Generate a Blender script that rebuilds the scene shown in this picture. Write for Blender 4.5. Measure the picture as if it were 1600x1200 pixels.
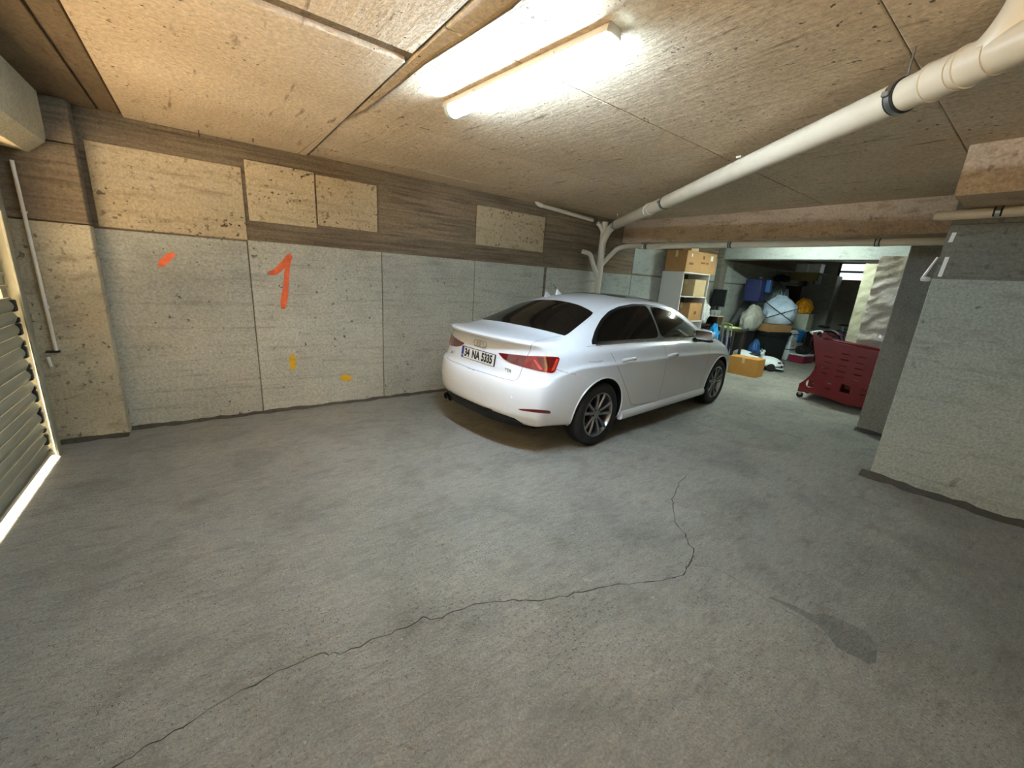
import bpy, bmesh, math, random
from mathutils import Vector, Matrix, noise
from mathutils.bvhtree import BVHTree
random.seed(7)
scene = bpy.context.scene
for o in list(bpy.data.objects): bpy.data.objects.remove(o)
COL = scene.collection
R = math.radians

# ------------------------------------------------------------------ camera
H, FPX = 1.526, 629.7
PITCH, ROLL, YAW = R(14.77), R(3.84), R(52.47)
_fw = Vector((math.cos(YAW), math.sin(YAW), 0)); _lf = Vector((-math.sin(YAW), math.cos(YAW), 0)); _up = Vector((0, 0, 1))
_f = _fw*math.cos(PITCH) - _up*math.sin(PITCH); _u = _fw*math.sin(PITCH) + _up*math.cos(PITCH)
_r = -_lf*math.cos(ROLL) + _u*math.sin(ROLL); _u2 = _lf*math.sin(ROLL) + _u*math.cos(ROLL)
cam = bpy.data.cameras.new('camera'); cam.sensor_width = 36; cam.lens = FPX*36/1600; cam.clip_start = .02; cam.clip_end = 200
co = bpy.data.objects.new('camera', cam); COL.objects.link(co)
co.matrix_world = Matrix(((_r.x, _u2.x, -_f.x, 0), (_r.y, _u2.y, -_f.y, 0), (_r.z, _u2.z, -_f.z, H), (0, 0, 0, 1)))
scene.camera = co
CAM = Vector((0, 0, H))
def ray(px, py): return _r*(px-800) - _u2*(py-600) + _f*FPX
def onz(px, py, z=0): d = ray(px, py); return CAM + d*((z-H)/d.z)
def onx(px, py, X): d = ray(px, py); return CAM + d*(X/d.x)
def ony(px, py, Y): d = ray(px, py); return CAM + d*(Y/d.y)

# ------------------------------------------------------------------ world, sun, exposure
w = bpy.data.worlds.new('world'); scene.world = w; w.use_nodes = True
bg = w.node_tree.nodes['Background']; bg.inputs[0].default_value = (1.0, .93, .82, 1); bg.inputs[1].default_value = 1.0
sun = bpy.data.lights.new('sun', 'SUN'); sun.energy = 85; sun.angle = R(7); sun.color = (1, .89, .72)
so = bpy.data.objects.new('sun', sun); COL.objects.link(so)
so.rotation_euler = Vector((math.cos(R(36)), 1.2, -math.sin(R(36)))).to_track_quat('-Z', 'Y').to_euler()
vs = scene.view_settings; vs.view_transform = 'Standard'; vs.look = 'None'; vs.exposure = 0.47; vs.gamma = 1; vs.use_curve_mapping = False
LAMP_MAIN, LAMP_BACK = 142, 140

# ------------------------------------------------------------------ helpers
def lin(c):
    return tuple(((v/255)/12.92 if v/255 <= .04045 else ((v/255+.055)/1.055)**2.4) for v in c)
def link(o, parent=None):
    COL.objects.link(o)
    if parent is not None: o.parent = parent
    return o
def tag(o, label=None, cat=None, group=None, kind=None):
    if label: o['label'] = label
    if cat: o['category'] = cat
    if group: o['group'] = group
    if kind: o['kind'] = kind
    return o
def mk(name, verts, faces, mat, parent=None, smooth=False, sharp=None):
    me = bpy.data.meshes.new(name); me.from_pydata([tuple(v) for v in verts], [], faces); me.update()
    if smooth: me.polygons.foreach_set('use_smooth', [True]*len(me.polygons))
    if sharp: me.set_sharp_from_angle(angle=R(sharp))
    if mat: me.materials.append(mat)
    return link(bpy.data.objects.new(name, me), parent)
def frombm(name, bm, mat, parent=None, smooth=False, sharp=None):
    me = bpy.data.meshes.new(name); bm.to_mesh(me); bm.free()
    if smooth: me.polygons.foreach_set('use_smooth', [True]*len(me.polygons))
    if sharp: me.set_sharp_from_angle(angle=R(sharp))
    if mat: me.materials.append(mat)
    return link(bpy.data.objects.new(name, me), parent)
def bmbox(bm, lo, hi, bev=0, seg=1, M=None):
    v = [bm.verts.new((x, y, z)) for x in (lo[0], hi[0]) for y in (lo[1], hi[1]) for z in (lo[2], hi[2])]
    fs = [bm.faces.new([v[i] for i in q]) for q in ((0, 1, 3, 2), (4, 6, 7, 5), (0, 4, 5, 1), (2, 3, 7, 6), (0, 2, 6, 4), (1, 5, 7, 3))]
    if bev:
        es = list({e for f in fs for e in f.edges})
        r = bmesh.ops.bevel(bm, geom=es, offset=bev, segments=seg, affect='EDGES', profile=.5)
        v = list({q for f in r['faces'] for q in f.verts} | {q for q in v if q.is_valid})
    if M is not None: bmesh.ops.transform(bm, matrix=M, verts=[q for q in v if q.is_valid])
def box(name, lo, hi, mat, parent=None, bev=0, seg=1, smooth=False):
    bm = bmesh.new(); bmbox(bm, lo, hi, bev, seg)
    return frombm(name, bm, mat, parent, smooth, 40 if smooth else None)
def tubegeo(pts, r, n=12, closed=False, cap=True):
    pts = [Vector(p) for p in pts]; N = len(pts); V = []; F = []
    rad = r if isinstance(r, (list, tuple)) else [r]*N
    prev = None
    for i, p in enumerate(pts):
        a = pts[(i-1) % N] if (closed or i) else p; b = pts[(i+1) % N] if (closed or i < N-1) else p
        t = (b-a).normalized()
        if prev is None:
            prev = t.orthogonal().normalized()
        prev = (prev - t*prev.dot(t)).normalized(); q = t.cross(prev)
        for k in range(n):
            an = 2*math.pi*k/n
            V.append(p + prev*math.cos(an)*rad[i] + q*math.sin(an)*rad[i])
    for i in range(N if closed else N-1):
        for k in range(n):
            j = (i+1) % N
            F.append((i*n+k, i*n+(k+1) % n, j*n+(k+1) % n, j*n+k))
    if cap and not closed:
        F.append(tuple(range(n))[::-1]); F.append(tuple((N-1)*n+k for k in range(n)))
    return V, F
def tube(name, pts, r, mat, parent=None, n=12, closed=False):
    V, F = tubegeo(pts, r, n, closed); return mk(name, V, F, mat, parent, True, 50)
def tubes(name, lst, mat, parent=None, n=8):
    V = []; F = []
    for pts, r in lst:
        v, f = tubegeo(pts, r, n); F += [tuple(i+len(V) for i in q) for q in f]; V += v
    return mk(name, V, F, mat, parent, True, 50)
def lathe(name, prof, mat, parent=None, n=32, axis='Z', smooth=True, sharp=35):
    V = []; F = []; m = len(prof)
    for k in range(n):
        a = 2*math.pi*k/n; c, s = math.cos(a), math.sin(a)
        for r_, h in prof:
            V.append((r_*c, r_*s, h) if axis == 'Z' else (r_*c, h, r_*s))
    for k in range(n):
        for i in range(m-1):
            a, b, c, d = k*m+i, k*m+i+1, ((k+1) % n)*m+i+1, ((k+1) % n)*m+i
            F.append((a, d, c, b) if axis == 'Z' else (a, b, c, d))
    bm = bmesh.new(); vs_ = [bm.verts.new(v) for v in V]
    for f in F: bm.faces.new([vs_[i] for i in f])
    bmesh.ops.remove_doubles(bm, verts=bm.verts, dist=1e-5)
    bmesh.ops.recalc_face_normals(bm, faces=bm.faces)
    return frombm(name, bm, mat, parent, smooth, sharp)
def arc(c, r, a0, a1, n, ax='xz'):
    out = []
    for i in range(n+1):
        a = a0+(a1-a0)*i/n; u, v = r*math.cos(a), r*math.sin(a)
        out.append({'xz': (c[0]+u, c[1], c[2]+v), 'xy': (c[0]+u, c[1]+v, c[2]), 'yz': (c[0], c[1]+u, c[2]+v)}[ax])
    return out
def bez(p0, p1, p2, n=8):
    p0, p1, p2 = Vector(p0), Vector(p1), Vector(p2)
    return [p0*(1-t)**2 + p1*2*t*(1-t) + p2*t*t for t in [i/n for i in range(n+1)]]
def empty(name, loc=(0, 0, 0), rz=0):
    o = bpy.data.objects.new(name, None); o.location = loc; o.rotation_euler = (0, 0, rz); o.empty_display_size = .1
    return link(o)
def copyto(o, parent, loc=None):
    c = o.copy(); COL.objects.link(c); c.parent = parent
    if loc is not None: c.location = loc
    return c
def interp(tab, x):
    if x <= tab[0][0]: return tab[0][1]
    for (a, b), (c, d) in zip(tab, tab[1:]):
        if x <= c:
            t = (x-a)/(c-a); return b+(d-b)*t
    return tab[-1][1]

# ------------------------------------------------------------------ materials
def nodes(name):
    m = bpy.data.materials.new(name); m.use_nodes = True
    nt = m.node_tree; return m, nt, nt.nodes['Principled BSDF']
def N(nt, typ, **k):
    n = nt.nodes.new(typ)
    for a, b in k.items():
        if a.startswith('i_'):
            n.inputs[a[2:].replace('_', ' ')].default_value = b
        else: setattr(n, a, b)
    return n
def ramp(nt, src, stops):
    r = N(nt, 'ShaderNodeValToRGB'); e = r.color_ramp.elements
    while len(e) < len(stops): e.new(.5)
    for el, (p, c) in zip(e, stops):
        el.position = p; el.color = (c, c, c, 1) if not isinstance(c, (tuple, list)) else (*c, 1)
    nt.links.new(src, r.inputs[0]); return r.outputs[0]
def mix(nt, fac, a, b, mode='MIX'):
    m = N(nt, 'ShaderNodeMix', data_type='RGBA', blend_type=mode)
    for s, v in ((m.inputs[0], fac), (m.inputs[6], a), (m.inputs[7], b)):
        if isinstance(v, bpy.types.NodeSocket): nt.links.new(v, s)
        elif isinstance(v, (tuple, list)): s.default_value = (*v, 1)
        else: s.default_value = v
    return m.outputs[2]
def noisen(nt, vec, scale, detail=6, rough=.6, dist=0):
    n = N(nt, 'ShaderNodeTexNoise'); n.inputs['Scale'].default_value = scale; n.inputs['Detail'].default_value = detail
    n.inputs['Roughness'].default_value = rough; n.inputs['Distortion'].default_value = dist
    if vec is not None: nt.links.new(vec, n.inputs['Vector'])
    return n.outputs['Fac']
def mathn(nt, op, a, b=None):
    m = N(nt, 'ShaderNodeMath', operation=op)
    for s, v in ((m.inputs[0], a), (m.inputs[1], b)):
        if v is None: continue
        if isinstance(v, bpy.types.NodeSocket): nt.links.new(v, s)
        else: s.default_value = v
    return m.outputs[0]
def concrete(name, a, b, dark, st=(1, 1, 1), streak=.5, pits=.6, pitscale=14, bump=.35, rough=.88, big=.8, grain=60, pth=(.66, .72), sth=(.52, .72), ssc=5, vary=.12, blot=0, spec=.3, mid=0):
    m, nt, bs = nodes(name); a, b, dark = lin(a), lin(b), lin(dark)
    pos = N(nt, 'ShaderNodeNewGeometry').outputs['Position']
    mp = N(nt, 'ShaderNodeMapping'); mp.inputs['Scale'].default_value = st; nt.links.new(pos, mp.inputs[0])
    n1 = noisen(nt, pos, big, 7, .6); c = mix(nt, ramp(nt, n1, [(.36, 0), (.64, 1)]), a, b)
    if blot:
        n5 = noisen(nt, pos, 2.3, 5, .55, .6); c = mix(nt, ramp(nt, n5, [(.5, 0), (.7, blot)]), c, dark)
    n2 = noisen(nt, mp.outputs[0], ssc, 6, .65, .3); s2 = ramp(nt, n2, [(sth[0], 0), (sth[1], streak)]); c = mix(nt, s2, c, dark)
    n3 = noisen(nt, pos, grain, 3, .7); c = mix(nt, 1.0, c, ramp(nt, n3, [(.25, .66), (.75, 1.22)]), 'MULTIPLY')
    nm = None
    if mid:
        nm = noisen(nt, mp.outputs[0], 13, 8, .75, .4); c = mix(nt, 1.0, c, ramp(nt, nm, [(.3, 1-mid*.4), (.5, 1), (.72, 1+mid*.4)]), 'MULTIPLY')
        sp_ = noisen(nt, pos, 75, 2, .5); c = mix(nt, ramp(nt, sp_, [(.66, 0), (.74, .5)]), c, tuple(min(1, v*1.7) for v in a))
    n4 = noisen(nt, pos, pitscale, 2, .5); n6 = noisen(nt, pos, 1.7, 2, .5)
    pm = mathn(nt, 'MULTIPLY', ramp(nt, n4, [(pth[0], 0), (pth[1], 1)]), ramp(nt, n6, [(.4, .15), (.6, 1)]))
    c = mix(nt, mathn(nt, 'MULTIPLY', pm, pits), c, tuple(v*.35 for v in dark))
    rnd = N(nt, 'ShaderNodeObjectInfo').outputs['Random']
    c = mix(nt, 1.0, c, ramp(nt, rnd, [(0, 1-vary), (1, 1+vary*.3)]), 'MULTIPLY')
    nt.links.new(c, bs.inputs['Base Color']); bs.inputs['Roughness'].default_value = rough; bs.inputs['Specular IOR Level'].default_value = spec
    h = mathn(nt, 'ADD', mathn(nt, 'MULTIPLY', n3, .35), mathn(nt, 'MULTIPLY', n2, .8))
    if nm is not None: h = mathn(nt, 'ADD', h, mathn(nt, 'MULTIPLY', nm, 1.2))
    h = mathn(nt, 'SUBTRACT', h, mathn(nt, 'MULTIPLY', pm, .8))
    bp = N(nt, 'ShaderNodeBump'); bp.inputs['Strength'].default_value = bump; bp.inputs['Distance'].default_value = .02
    nt.links.new(h, bp.inputs['Height']); nt.links.new(bp.outputs[0], bs.inputs['Normal'])
    return m
def plain(name, c, rough=.5, metal=0, var=.12, scale=8, bump=0, coat=0, spec=.5, trans=0, alpha=1, emit=None, es=0, sheen=0, bscale=40):
    m, nt, bs = nodes(name); c = lin(c)
    tc = N(nt, 'ShaderNodeTexCoord').outputs['Object']
    n = noisen(nt, tc, scale, 4, .6)
    cc = mix(nt, ramp(nt, n, [(.3, 0), (.7, 1)]), tuple(v*(1-var) for v in c), tuple(min(1, v*(1+var)) for v in c))
    nt.links.new(cc, bs.inputs['Base Color'])
    bs.inputs['Roughness'].default_value = rough; bs.inputs['Metallic'].default_value = metal; bs.inputs['Coat Weight'].default_value = coat
    bs.inputs['Coat Roughness'].default_value = .04
    bs.inputs['Specular IOR Level'].default_value = spec; bs.inputs['Transmission Weight'].default_value = trans; bs.inputs['Alpha'].default_value = alpha
    if emit: bs.inputs['Emission Color'].default_value = (*lin(emit), 1); bs.inputs['Emission Strength'].default_value = es
    if bump:
        n2 = noisen(nt, tc, bscale, 4, .6)
        bp = N(nt, 'ShaderNodeBump'); bp.inputs['Strength'].default_value = bump; bp.inputs['Distance'].default_value = .02
        nt.links.new(n2, bp.inputs['Height']); nt.links.new(bp.outputs[0], bs.inputs['Normal'])
    return m

M = {}
M['floor'] = concrete('floor_concrete', (172, 170, 159), (148, 148, 139), (92, 91, 83), mid=.5, st=(1, 2.6, 1), streak=.35, pits=.25, pitscale=60, bump=1.0, big=.55, grain=95, ssc=4, pth=(.62, .70), blot=.3, spec=.4, rough=.8)
M['wall_low'] = concrete('cast_concrete_grey', (194, 191, 174), (178, 176, 160), (110, 105, 90), st=(.5, 1, 7), streak=.45, pits=.85, pitscale=24, bump=.3, grain=50, ssc=3, pth=(.68, .72), blot=.2)
M['wall_tan'] = concrete('cast_concrete_tan', (206, 188, 154), (190, 170, 134), (108, 88, 62), st=(.6, 1, 5), streak=.45, pits=.95, pitscale=27, bump=.45, grain=50, ssc=4, pth=(.62, .67))  # tan tint also carries the warm light on the upper wall
M['board'] = concrete('board_marked_and_shade_concrete', (152, 134, 108), (130, 113, 90), (82, 70, 54), st=(.35, 1, 8), streak=.75, pits=.3, bump=.45, ssc=4, sth=(.42, .68), vary=.2)
M['ceil'] = concrete('ceiling_tan_concrete', (216, 196, 168), (198, 177, 148), (112, 88, 66), st=(6, 1, 1), streak=.7, pits=.85, pitscale=30, bump=.35, ssc=2.4, sth=(.6, .69), grain=45, pth=(.67, .71))
M['ceil_dark'] = concrete('ceiling_joint_and_shade_concrete', (132, 114, 90), (112, 96, 76), (80, 66, 50), st=(3, .6, 1), streak=.6, pits=.3, bump=.35)
M['beam'] = concrete('beam_concrete', (208, 184, 156), (186, 162, 136), (110, 92, 72), st=(1, 1.2, 4), streak=.6, pits=.5, bump=.35)
M['pil'] = concrete('pilaster_concrete', (196, 184, 154), (170, 159, 132), (88, 78, 60), st=(1, 1, 3), streak=.5, pits=.7, bump=.4, pitscale=24, pth=(.64, .69))
M['wall_r'] = concrete('cast_concrete_cool', (172, 174, 160), (158, 161, 148), (98, 94, 80), st=(1, .6, 4), streak=.35, pits=.7, pitscale=9, bump=.25, pth=(.68, .72))
M['wall_rd'] = concrete('cast_concrete_cool_dark', (138, 135, 120), (120, 117, 104), (78, 75, 63), st=(1, .5, 6), streak=.6, pits=.4, bump=.35)
M['column'] = concrete('column_plaster', (146, 142, 128), (132, 128, 115), (88, 84, 72), streak=.3, pits=.3, bump=.2)
M['back'] = concrete('back_room_concrete', (176, 180, 172), (152, 156, 150), (90, 92, 88), st=(1, 1, 3), streak=.4, pits=.4, bump=.25)
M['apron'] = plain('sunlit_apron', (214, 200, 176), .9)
M['crack'] = plain('crack_dark', (52, 48, 42), .95)
M['scuff'] = concrete('pale_scuff', (186, 184, 174), (170, 169, 160), (130, 128, 120), mid=.5, grain=95, bump=.8)
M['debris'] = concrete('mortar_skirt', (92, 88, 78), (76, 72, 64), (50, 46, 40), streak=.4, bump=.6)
M['orange'] = plain('orange_spray_paint', (240, 112, 66), .8, var=.25, scale=14)
M['yellowp'] = plain('yellow_spray_paint', (214, 168, 30), .8, var=.25, scale=14)
M['pvc'] = plain('grey_white_pvc', (208, 198, 176), .38, var=.06, scale=5)
M['pvc_w'] = plain('white_pvc', (226, 220, 206), .4, var=.05)
M['rubber'] = plain('black_rubber', (24, 24, 25), .75, var=.2, scale=30, bump=.1)
M['steel'] = plain('galvanised_steel', (168, 168, 164), .35, 1, scale=20)
M['shutter'] = plain('painted_shutter_steel', (150, 148, 128), .5, .3, var=.1, scale=3)
M['fixture'] = plain('fixture_plastic', (205, 196, 182), .5, var=.04)
M['blackp'] = plain('black_plastic', (22, 22, 24), .5, var=.15)
# ================================================================== THE SETTING
WY, ZC = 4.684, 2.542
def S(o): o['kind'] = 'structure'; return o
floor = S(box('floor', (-1.3, -3.4, -.2), (14.8, 4.9, 0), M['floor']))
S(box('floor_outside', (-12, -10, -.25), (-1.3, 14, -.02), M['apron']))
S(box('added_sun_blocker', (-3.3, -6, 2.42), (-1.3, 9, 2.56), M['apron']))  # unseen slab added outside to keep direct sun off the shutter grille
ceil_ = S(box('ceiling', (-1.3, -3.4, ZC+.014), (14.8, 4.9, ZC+.2), M['ceil_dark']))
def cpanel(x0, x1, y0, y1, mat, dz=0, g=.006):
    return box('panel', (x0+g, y0+g, ZC+dz), (x1-g, y1-g, ZC+.03), M[mat], ceil_, .004)
cpanel(-1.3, -.50, -3.4, 4.68, 'ceil_dark', -.004); cpanel(-.50, -.37, -3.4, 4.68, 'ceil_dark', 0)  # strip by the door: drum housing's shadow put into the darker panel colour
cpanel(-.37, .93, 2.25, 4.70, 'ceil', -.012); cpanel(-.37, .93, -.2, 2.17, 'ceil', -.006); cpanel(-.37, .93, -3.4, -.2, 'ceil', -.006)
for i, (ya, yb) in enumerate([(4.34, 4.70), (3.14, 4.34), (1.875, 3.14), (.64, 1.875), (-.6, .64), (-3.4, -.6)]):
    for j, (xa, xb) in enumerate([(.945, 5.76), (6.3, 9.0), (9.4, 14.7)]):
        if j == 0 or ya > .5: cpanel(xa, xb, ya, yb, 'ceil', (0, .003, .001, .002, -.003, 0)[i], .004)
# crumbly mortar ridge along the ceiling joint over the lamp
pts = [onz(px, py, ZC-.006) for px, py in [(465, 240), (520, 195), (570, 172), (625, 130), (662, 98), (735, 52), (800, 8), (840, -30)]]
tube('joint_ridge', pts, [.008, .006, .005, .007, .01, .009, .011, .011], M['ceil_dark'], ceil_, 6)

# left wall: board marked slab with flat cast panels
wl = S(box('wall_left', (-1.3, WY+.012, -.1), (14.8, WY+.3, ZC+.1), M['board']))
def wpanel(x0, x1, z0, z1, mat, d=0, g=.005):
    return box('panel', (x0+g, WY-d, z0+g), (x1-g, WY+.03, z1-g), M[mat], wl, .004)
for (a, b) in [(-.66, .37), (.37, 1.64), (1.64, 2.86), (2.86, 4.06), (4.10, 5.2), (5.2, 6.1), (6.1, 7.3), (7.3, 8.5), (8.5, 9.7), (9.7, 10.9), (10.9, 12.1), (12.1, 13.3), (13.3, 14.6)]:
    wpanel(a, b, -.05, 1.695 if a < .3 else 1.71, 'wall_low' if a < 5 else 'back')
wpanel(-.62, .38, 1.70, 2.325, 'wall_tan', .002); wpanel(.40, .985, 1.875, 2.40, 'wall_tan', .006); wpanel(.99, 1.6, 1.905, 2.385, 'wall_tan', .005)
wpanel(2.86, 4.0, 1.90, 2.385, 'wall_tan', .003)
for (a, b) in [(6.1, 7.3), (7.3, 8.5), (8.5, 9.7), (9.7, 10.9), (10.9, 12.1), (12.1, 14.6)]: wpanel(a, b, 1.73, 2.2, 'back')
for (a, b, z0, z1) in [(1.61, 2.85, 1.90, 2.16), (1.61, 2.85, 2.165, 2.41), (4.03, 5.7, 1.76, 2.1), (4.03, 5.7, 2.105, 2.45)]: wpanel(a, b, z0, z1, 'board', -.008)
# dark mortar skirt at the foot of the walls
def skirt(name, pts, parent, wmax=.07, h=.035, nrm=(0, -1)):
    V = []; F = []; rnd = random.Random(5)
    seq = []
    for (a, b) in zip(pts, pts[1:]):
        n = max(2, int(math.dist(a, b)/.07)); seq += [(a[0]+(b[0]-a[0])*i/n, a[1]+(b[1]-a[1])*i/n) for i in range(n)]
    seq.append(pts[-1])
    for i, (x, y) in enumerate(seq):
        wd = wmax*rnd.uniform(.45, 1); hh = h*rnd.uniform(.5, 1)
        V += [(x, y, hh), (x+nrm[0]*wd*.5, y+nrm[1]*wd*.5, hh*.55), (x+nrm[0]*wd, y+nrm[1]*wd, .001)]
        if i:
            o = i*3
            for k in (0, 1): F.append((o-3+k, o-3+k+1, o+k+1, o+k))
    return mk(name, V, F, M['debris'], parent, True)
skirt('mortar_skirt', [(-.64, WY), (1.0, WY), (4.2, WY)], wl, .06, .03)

# pilaster, door wall
pl = S(box('trim_1', (-1.35, 4.55, -.05), (-.645, WY+.05, 1.70), M['pil'], None, .006))
box('upper_block', (-1.35, 4.556, 1.708), (-.65, WY+.05, 2.25), M['board'], pl, .006)  # this and the top block are darker to hold the drum housing's shadow
box('top_block', (-1.35, 4.552, 2.256), (-.648, WY+.05, ZC), M['board'], pl, .006)
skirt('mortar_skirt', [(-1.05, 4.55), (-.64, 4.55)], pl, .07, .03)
wd = S(box('wall_door', (-1.3, 4.32, -.1), (-1.055, 4.9, ZC+.1), M['pil']))
box('lintel', (-1.3, -3.4, 2.3), (-1.055, 4.9, ZC+.1), M['board'], wd)
box('jamb', (-1.3, -3.4, -.1), (-1.055, -2.6, 2.3), M['pil'], wd)
S(box('wall_rear', (-1.3, -3.5, -.1), (5.2, -3.2, ZC+.1), M['wall_low']))

# near right wall and its beam
wr = S(box('wall_right', (4.682, -3.4, -.05), (5.15, .672, ZC+.05), M['wall_rd']))
box('panel', (4.67, -3.3, .0), (4.72, .68, 1.735), M['wall_r'], wr, .008, 2)
box('panel', (4.674, -3.3, 1.75), (4.72, .676, 2.14), M['wall_rd'], wr, .006)
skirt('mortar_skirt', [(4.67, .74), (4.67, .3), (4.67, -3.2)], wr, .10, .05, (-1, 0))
S(box('trim_2', (4.045, -3.4, 2.235), (4.75, .612, ZC+.02), M['beam'], None, .012, 2))
bb = S(box('trim_3', (5.75, .3, 2.205), (6.3, 4.75, ZC+.02), M['beam'], None, .01, 2))
for y0, y1 in [(.32, 1.3), (1.31, 2.45), (2.46, 3.3), (3.31, 4.2)]:
    box('panel', (5.744, y0, 2.215), (5.76, y1, 2.43), M['beam'], bb, .003)
S(box('trim_4', (6.23, .3, -.05), (6.75, 1.15, ZC), M['column'], None, .012, 2))
skirt('mortar_skirt', [(6.23, 1.16), (6.23, .6)], bpy.data.objects['trim_4'], .08, .04, (-1, 0))
S(box('trim_5', (9.0, .3, 2.2), (9.4, 4.75, ZC+.02), M['back'], None, .01))
S(box('trim_6', (8.97, 4.56, -.05), (9.2, 4.75, ZC), M['wall_rd'], None, .01))
S(box('trim_7', (14.05, 3.9, -.05), (14.5, 4.6, 2.15), M['back'], None, .02))
S(box('wall_side', (5.1, .2, -.1), (14.8, .45, ZC+.1), M['back']))
# back wall with its high window
bw = S(box('wall_back', (14.5, .3, -.1), (14.8, 4.9, 2.06), M['column']))
box('wall_strip', (14.5, .3, 2.52), (14.8, 4.9, ZC+.1), M['column'], bw)
box('wall_strip', (14.5, 4.05, 2.06), (14.8, 4.9, 2.52), M['back'], bw)
box('wall_strip', (14.5, .3, 2.06), (14.8, 2.7, 2.52), M['back'], bw)
M['pane'] = plain('daylit_frosted_pane', (210, 224, 226), .5, emit=(214, 230, 232), es=1.3)
M['frame'] = plain('window_frame_grey', (52, 54, 54), .6)
wn = S(box('window_1', (14.50, 2.7, 2.26), (14.56, 4.05, 2.315), M['frame']))
for z0, z1 in ((2.08, 2.26), (2.315, 2.50)):
    box('pane', (14.54, 2.74, z0), (14.55, 4.02, z1), M['pane'], wn)
for y in (2.70, 4.0): box('frame_post', (14.5, y, 2.06), (14.57, y+.05, 2.52), M['frame'], wn)
for z in (2.04, 2.50): box('frame_rail', (14.5, 2.7, z), (14.57, 4.05, z+.03), M['frame'], wn)

# cracks and pale scuffs on the slab
def ribbon(name, pts, w0, mat, parent, z=.0015, jag=.012, seed=1, sub=5):
    rnd = random.Random(seed); seq = []
    for a, b in zip(pts, pts[1:]):
        for i in range(sub):
            t = i/sub; seq.append(Vector((a.x+(b.x-a.x)*t, a.y+(b.y-a.y)*t, 0)) + Vector((rnd.uniform(-1, 1), rnd.uniform(-1, 1), 0))*jag)
    seq.append(pts[-1].copy()); V = []; F = []
    for i, p in enumerate(seq):
        d = (seq[min(i+1, len(seq)-1)] - seq[max(i-1, 0)]).normalized(); n = Vector((-d.y, d.x, 0))
        ww = w0*rnd.uniform(.35, 1.1)*(min(1, i/3+.2, (len(seq)-1-i)/6+.1))
        V += [(p.x+n.x*ww, p.y+n.y*ww, z), (p.x-n.x*ww, p.y-n.y*ww, z)]
        if i: F.append((2*i-2, 2*i-1, 2*i+1, 2*i))
    return mk(name, V, F, mat, parent)
ck = [(120, 1235), (175, 1200), (250, 1155), (340, 1103), (430, 1050), (500, 1024), (530, 1022), (610, 990), (660, 967), (690, 965), (740, 945), (800, 938), (850, 938), (910, 925), (950, 915), (1030, 907), (1065, 900), (1078, 880), (1084, 862), (1070, 835), (1053, 815), (1051, 780), (1062, 755), (1080, 735)]
ribbon('crack', [onz(*p) for p in ck], .0034, M['crack'], floor, jag=.008, seed=3)
ribbon('crack', [onz(*p) for p in [(1078, 880), (1120, 888), (1180, 925), (1240, 960), (1290, 985)]], .0016, M['crack'], floor, jag=.012, seed=9)
def blotch(name, cx, cy, rx, ry, rot, mat, seed, z=.001, n=40):
    rnd = random.Random(seed); V = [(cx, cy, z)]; F = []
    for k in range(n):
        a = 2*math.pi*k/n; rr = .55+.45*noise.noise(Vector((math.cos(a)*2.2+seed, math.sin(a)*2.2, seed*.7)))+rnd.uniform(-.12, .2)
        x, y = rx*rr*math.cos(a), ry*rr*math.sin(a)
        V.append((cx+x*math.cos(rot)-y*math.sin(rot), cy+x*math.sin(rot)+y*math.cos(rot), z)); F.append((0, k+1, (k+1) % n+1))
    return mk(name, V, F, mat, parent=floor)
M['damp'] = concrete('worn_slab_patch', (146, 145, 136), (126, 126, 119), (86, 85, 78), mid=.6, st=(1, 2.6, 1), bump=.9, grain=95, pits=.3, pitscale=40)
rn = random.Random(4); wp_ = [(1272, 962), (1288, 960), (1310, 966), (1332, 976), (1352, 988), (1366, 1004), (1373, 1020), (1370, 1034), (1354, 1036), (1338, 1028), (1320, 1018), (1304, 1008), (1290, 992), (1278, 976), (1240, 955), (1200, 935), (1203, 931), (1240, 947)]
mk('worn_patch', [onz(x+rn.uniform(-3, 3), y+rn.uniform(-2, 2), .0012) for x, y in wp_], [tuple(range(len(wp_)))[::-1]], M['damp'], floor)
for px, py, l_ in ((310, 203, .05), (395, 216, .03), (1160, 249, .0)):
    q = onz(px, py, ZC-.01)
    if l_: tube('nail', [q+Vector((0, 0, .02)), q-Vector((0, 0, l_))], .004, M['rubber'], ceil_, 6)
    else: box('mortar_flake', q-Vector((.07, .02, .004)), q+Vector((.07, .02, .012)), M['pvc_w'], ceil_, .004).rotation_euler = (0, 0, 0)
for (px, py, rx, ry, s_) in [(170, 998, .13, .02, 1), (708, 913, .03, .015, 2), (918, 907, .035, .02, 3), (1020, 934, .02, .015, 4), (1105, 1040, .04, .02, 6), (755, 905, .02, .01, 8)]:
    p = onz(px, py); blotch('scuff', p.x, p.y, rx, ry, -.6, M['scuff'], s_)

# spray paint marks on the left wall
def stroke(name, pts, mat, seed, lift=.0025):
    rnd = random.Random(seed); V = []; F = []; seq = []
    for a, b in zip(pts, pts[1:]):
        for i in range(8): t = i/8; seq.append([a[k]+(b[k]-a[k])*t for k in range(3)])
    seq.append(list(pts[-1]))
    for i, (x, y, hw) in enumerate(seq):
        a, b = seq[max(i-1, 0)], seq[min(i+1, len(seq)-1)]; d = Vector((b[0]-a[0], b[1]-a[1])).normalized(); n = Vector((-d.y, d.x))
        for s_ in (1, -1):
            hh = hw*rnd.uniform(.85, 1.1); q = ony(x+n.x*hh*s_, y+n.y*hh*s_, WY-lift-seed*.0004); V.append(q)
        if i: F.append((2*i-2, 2*i-1, 2*i+1, 2*i))
    return mk(name, V, F, mat, wl)
stroke('paint_mark', [(420, 427, 3), (430, 425, 5), (443, 414, 6), (453, 400, 5), (455, 398, 3)], M['orange'], 1)
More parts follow.
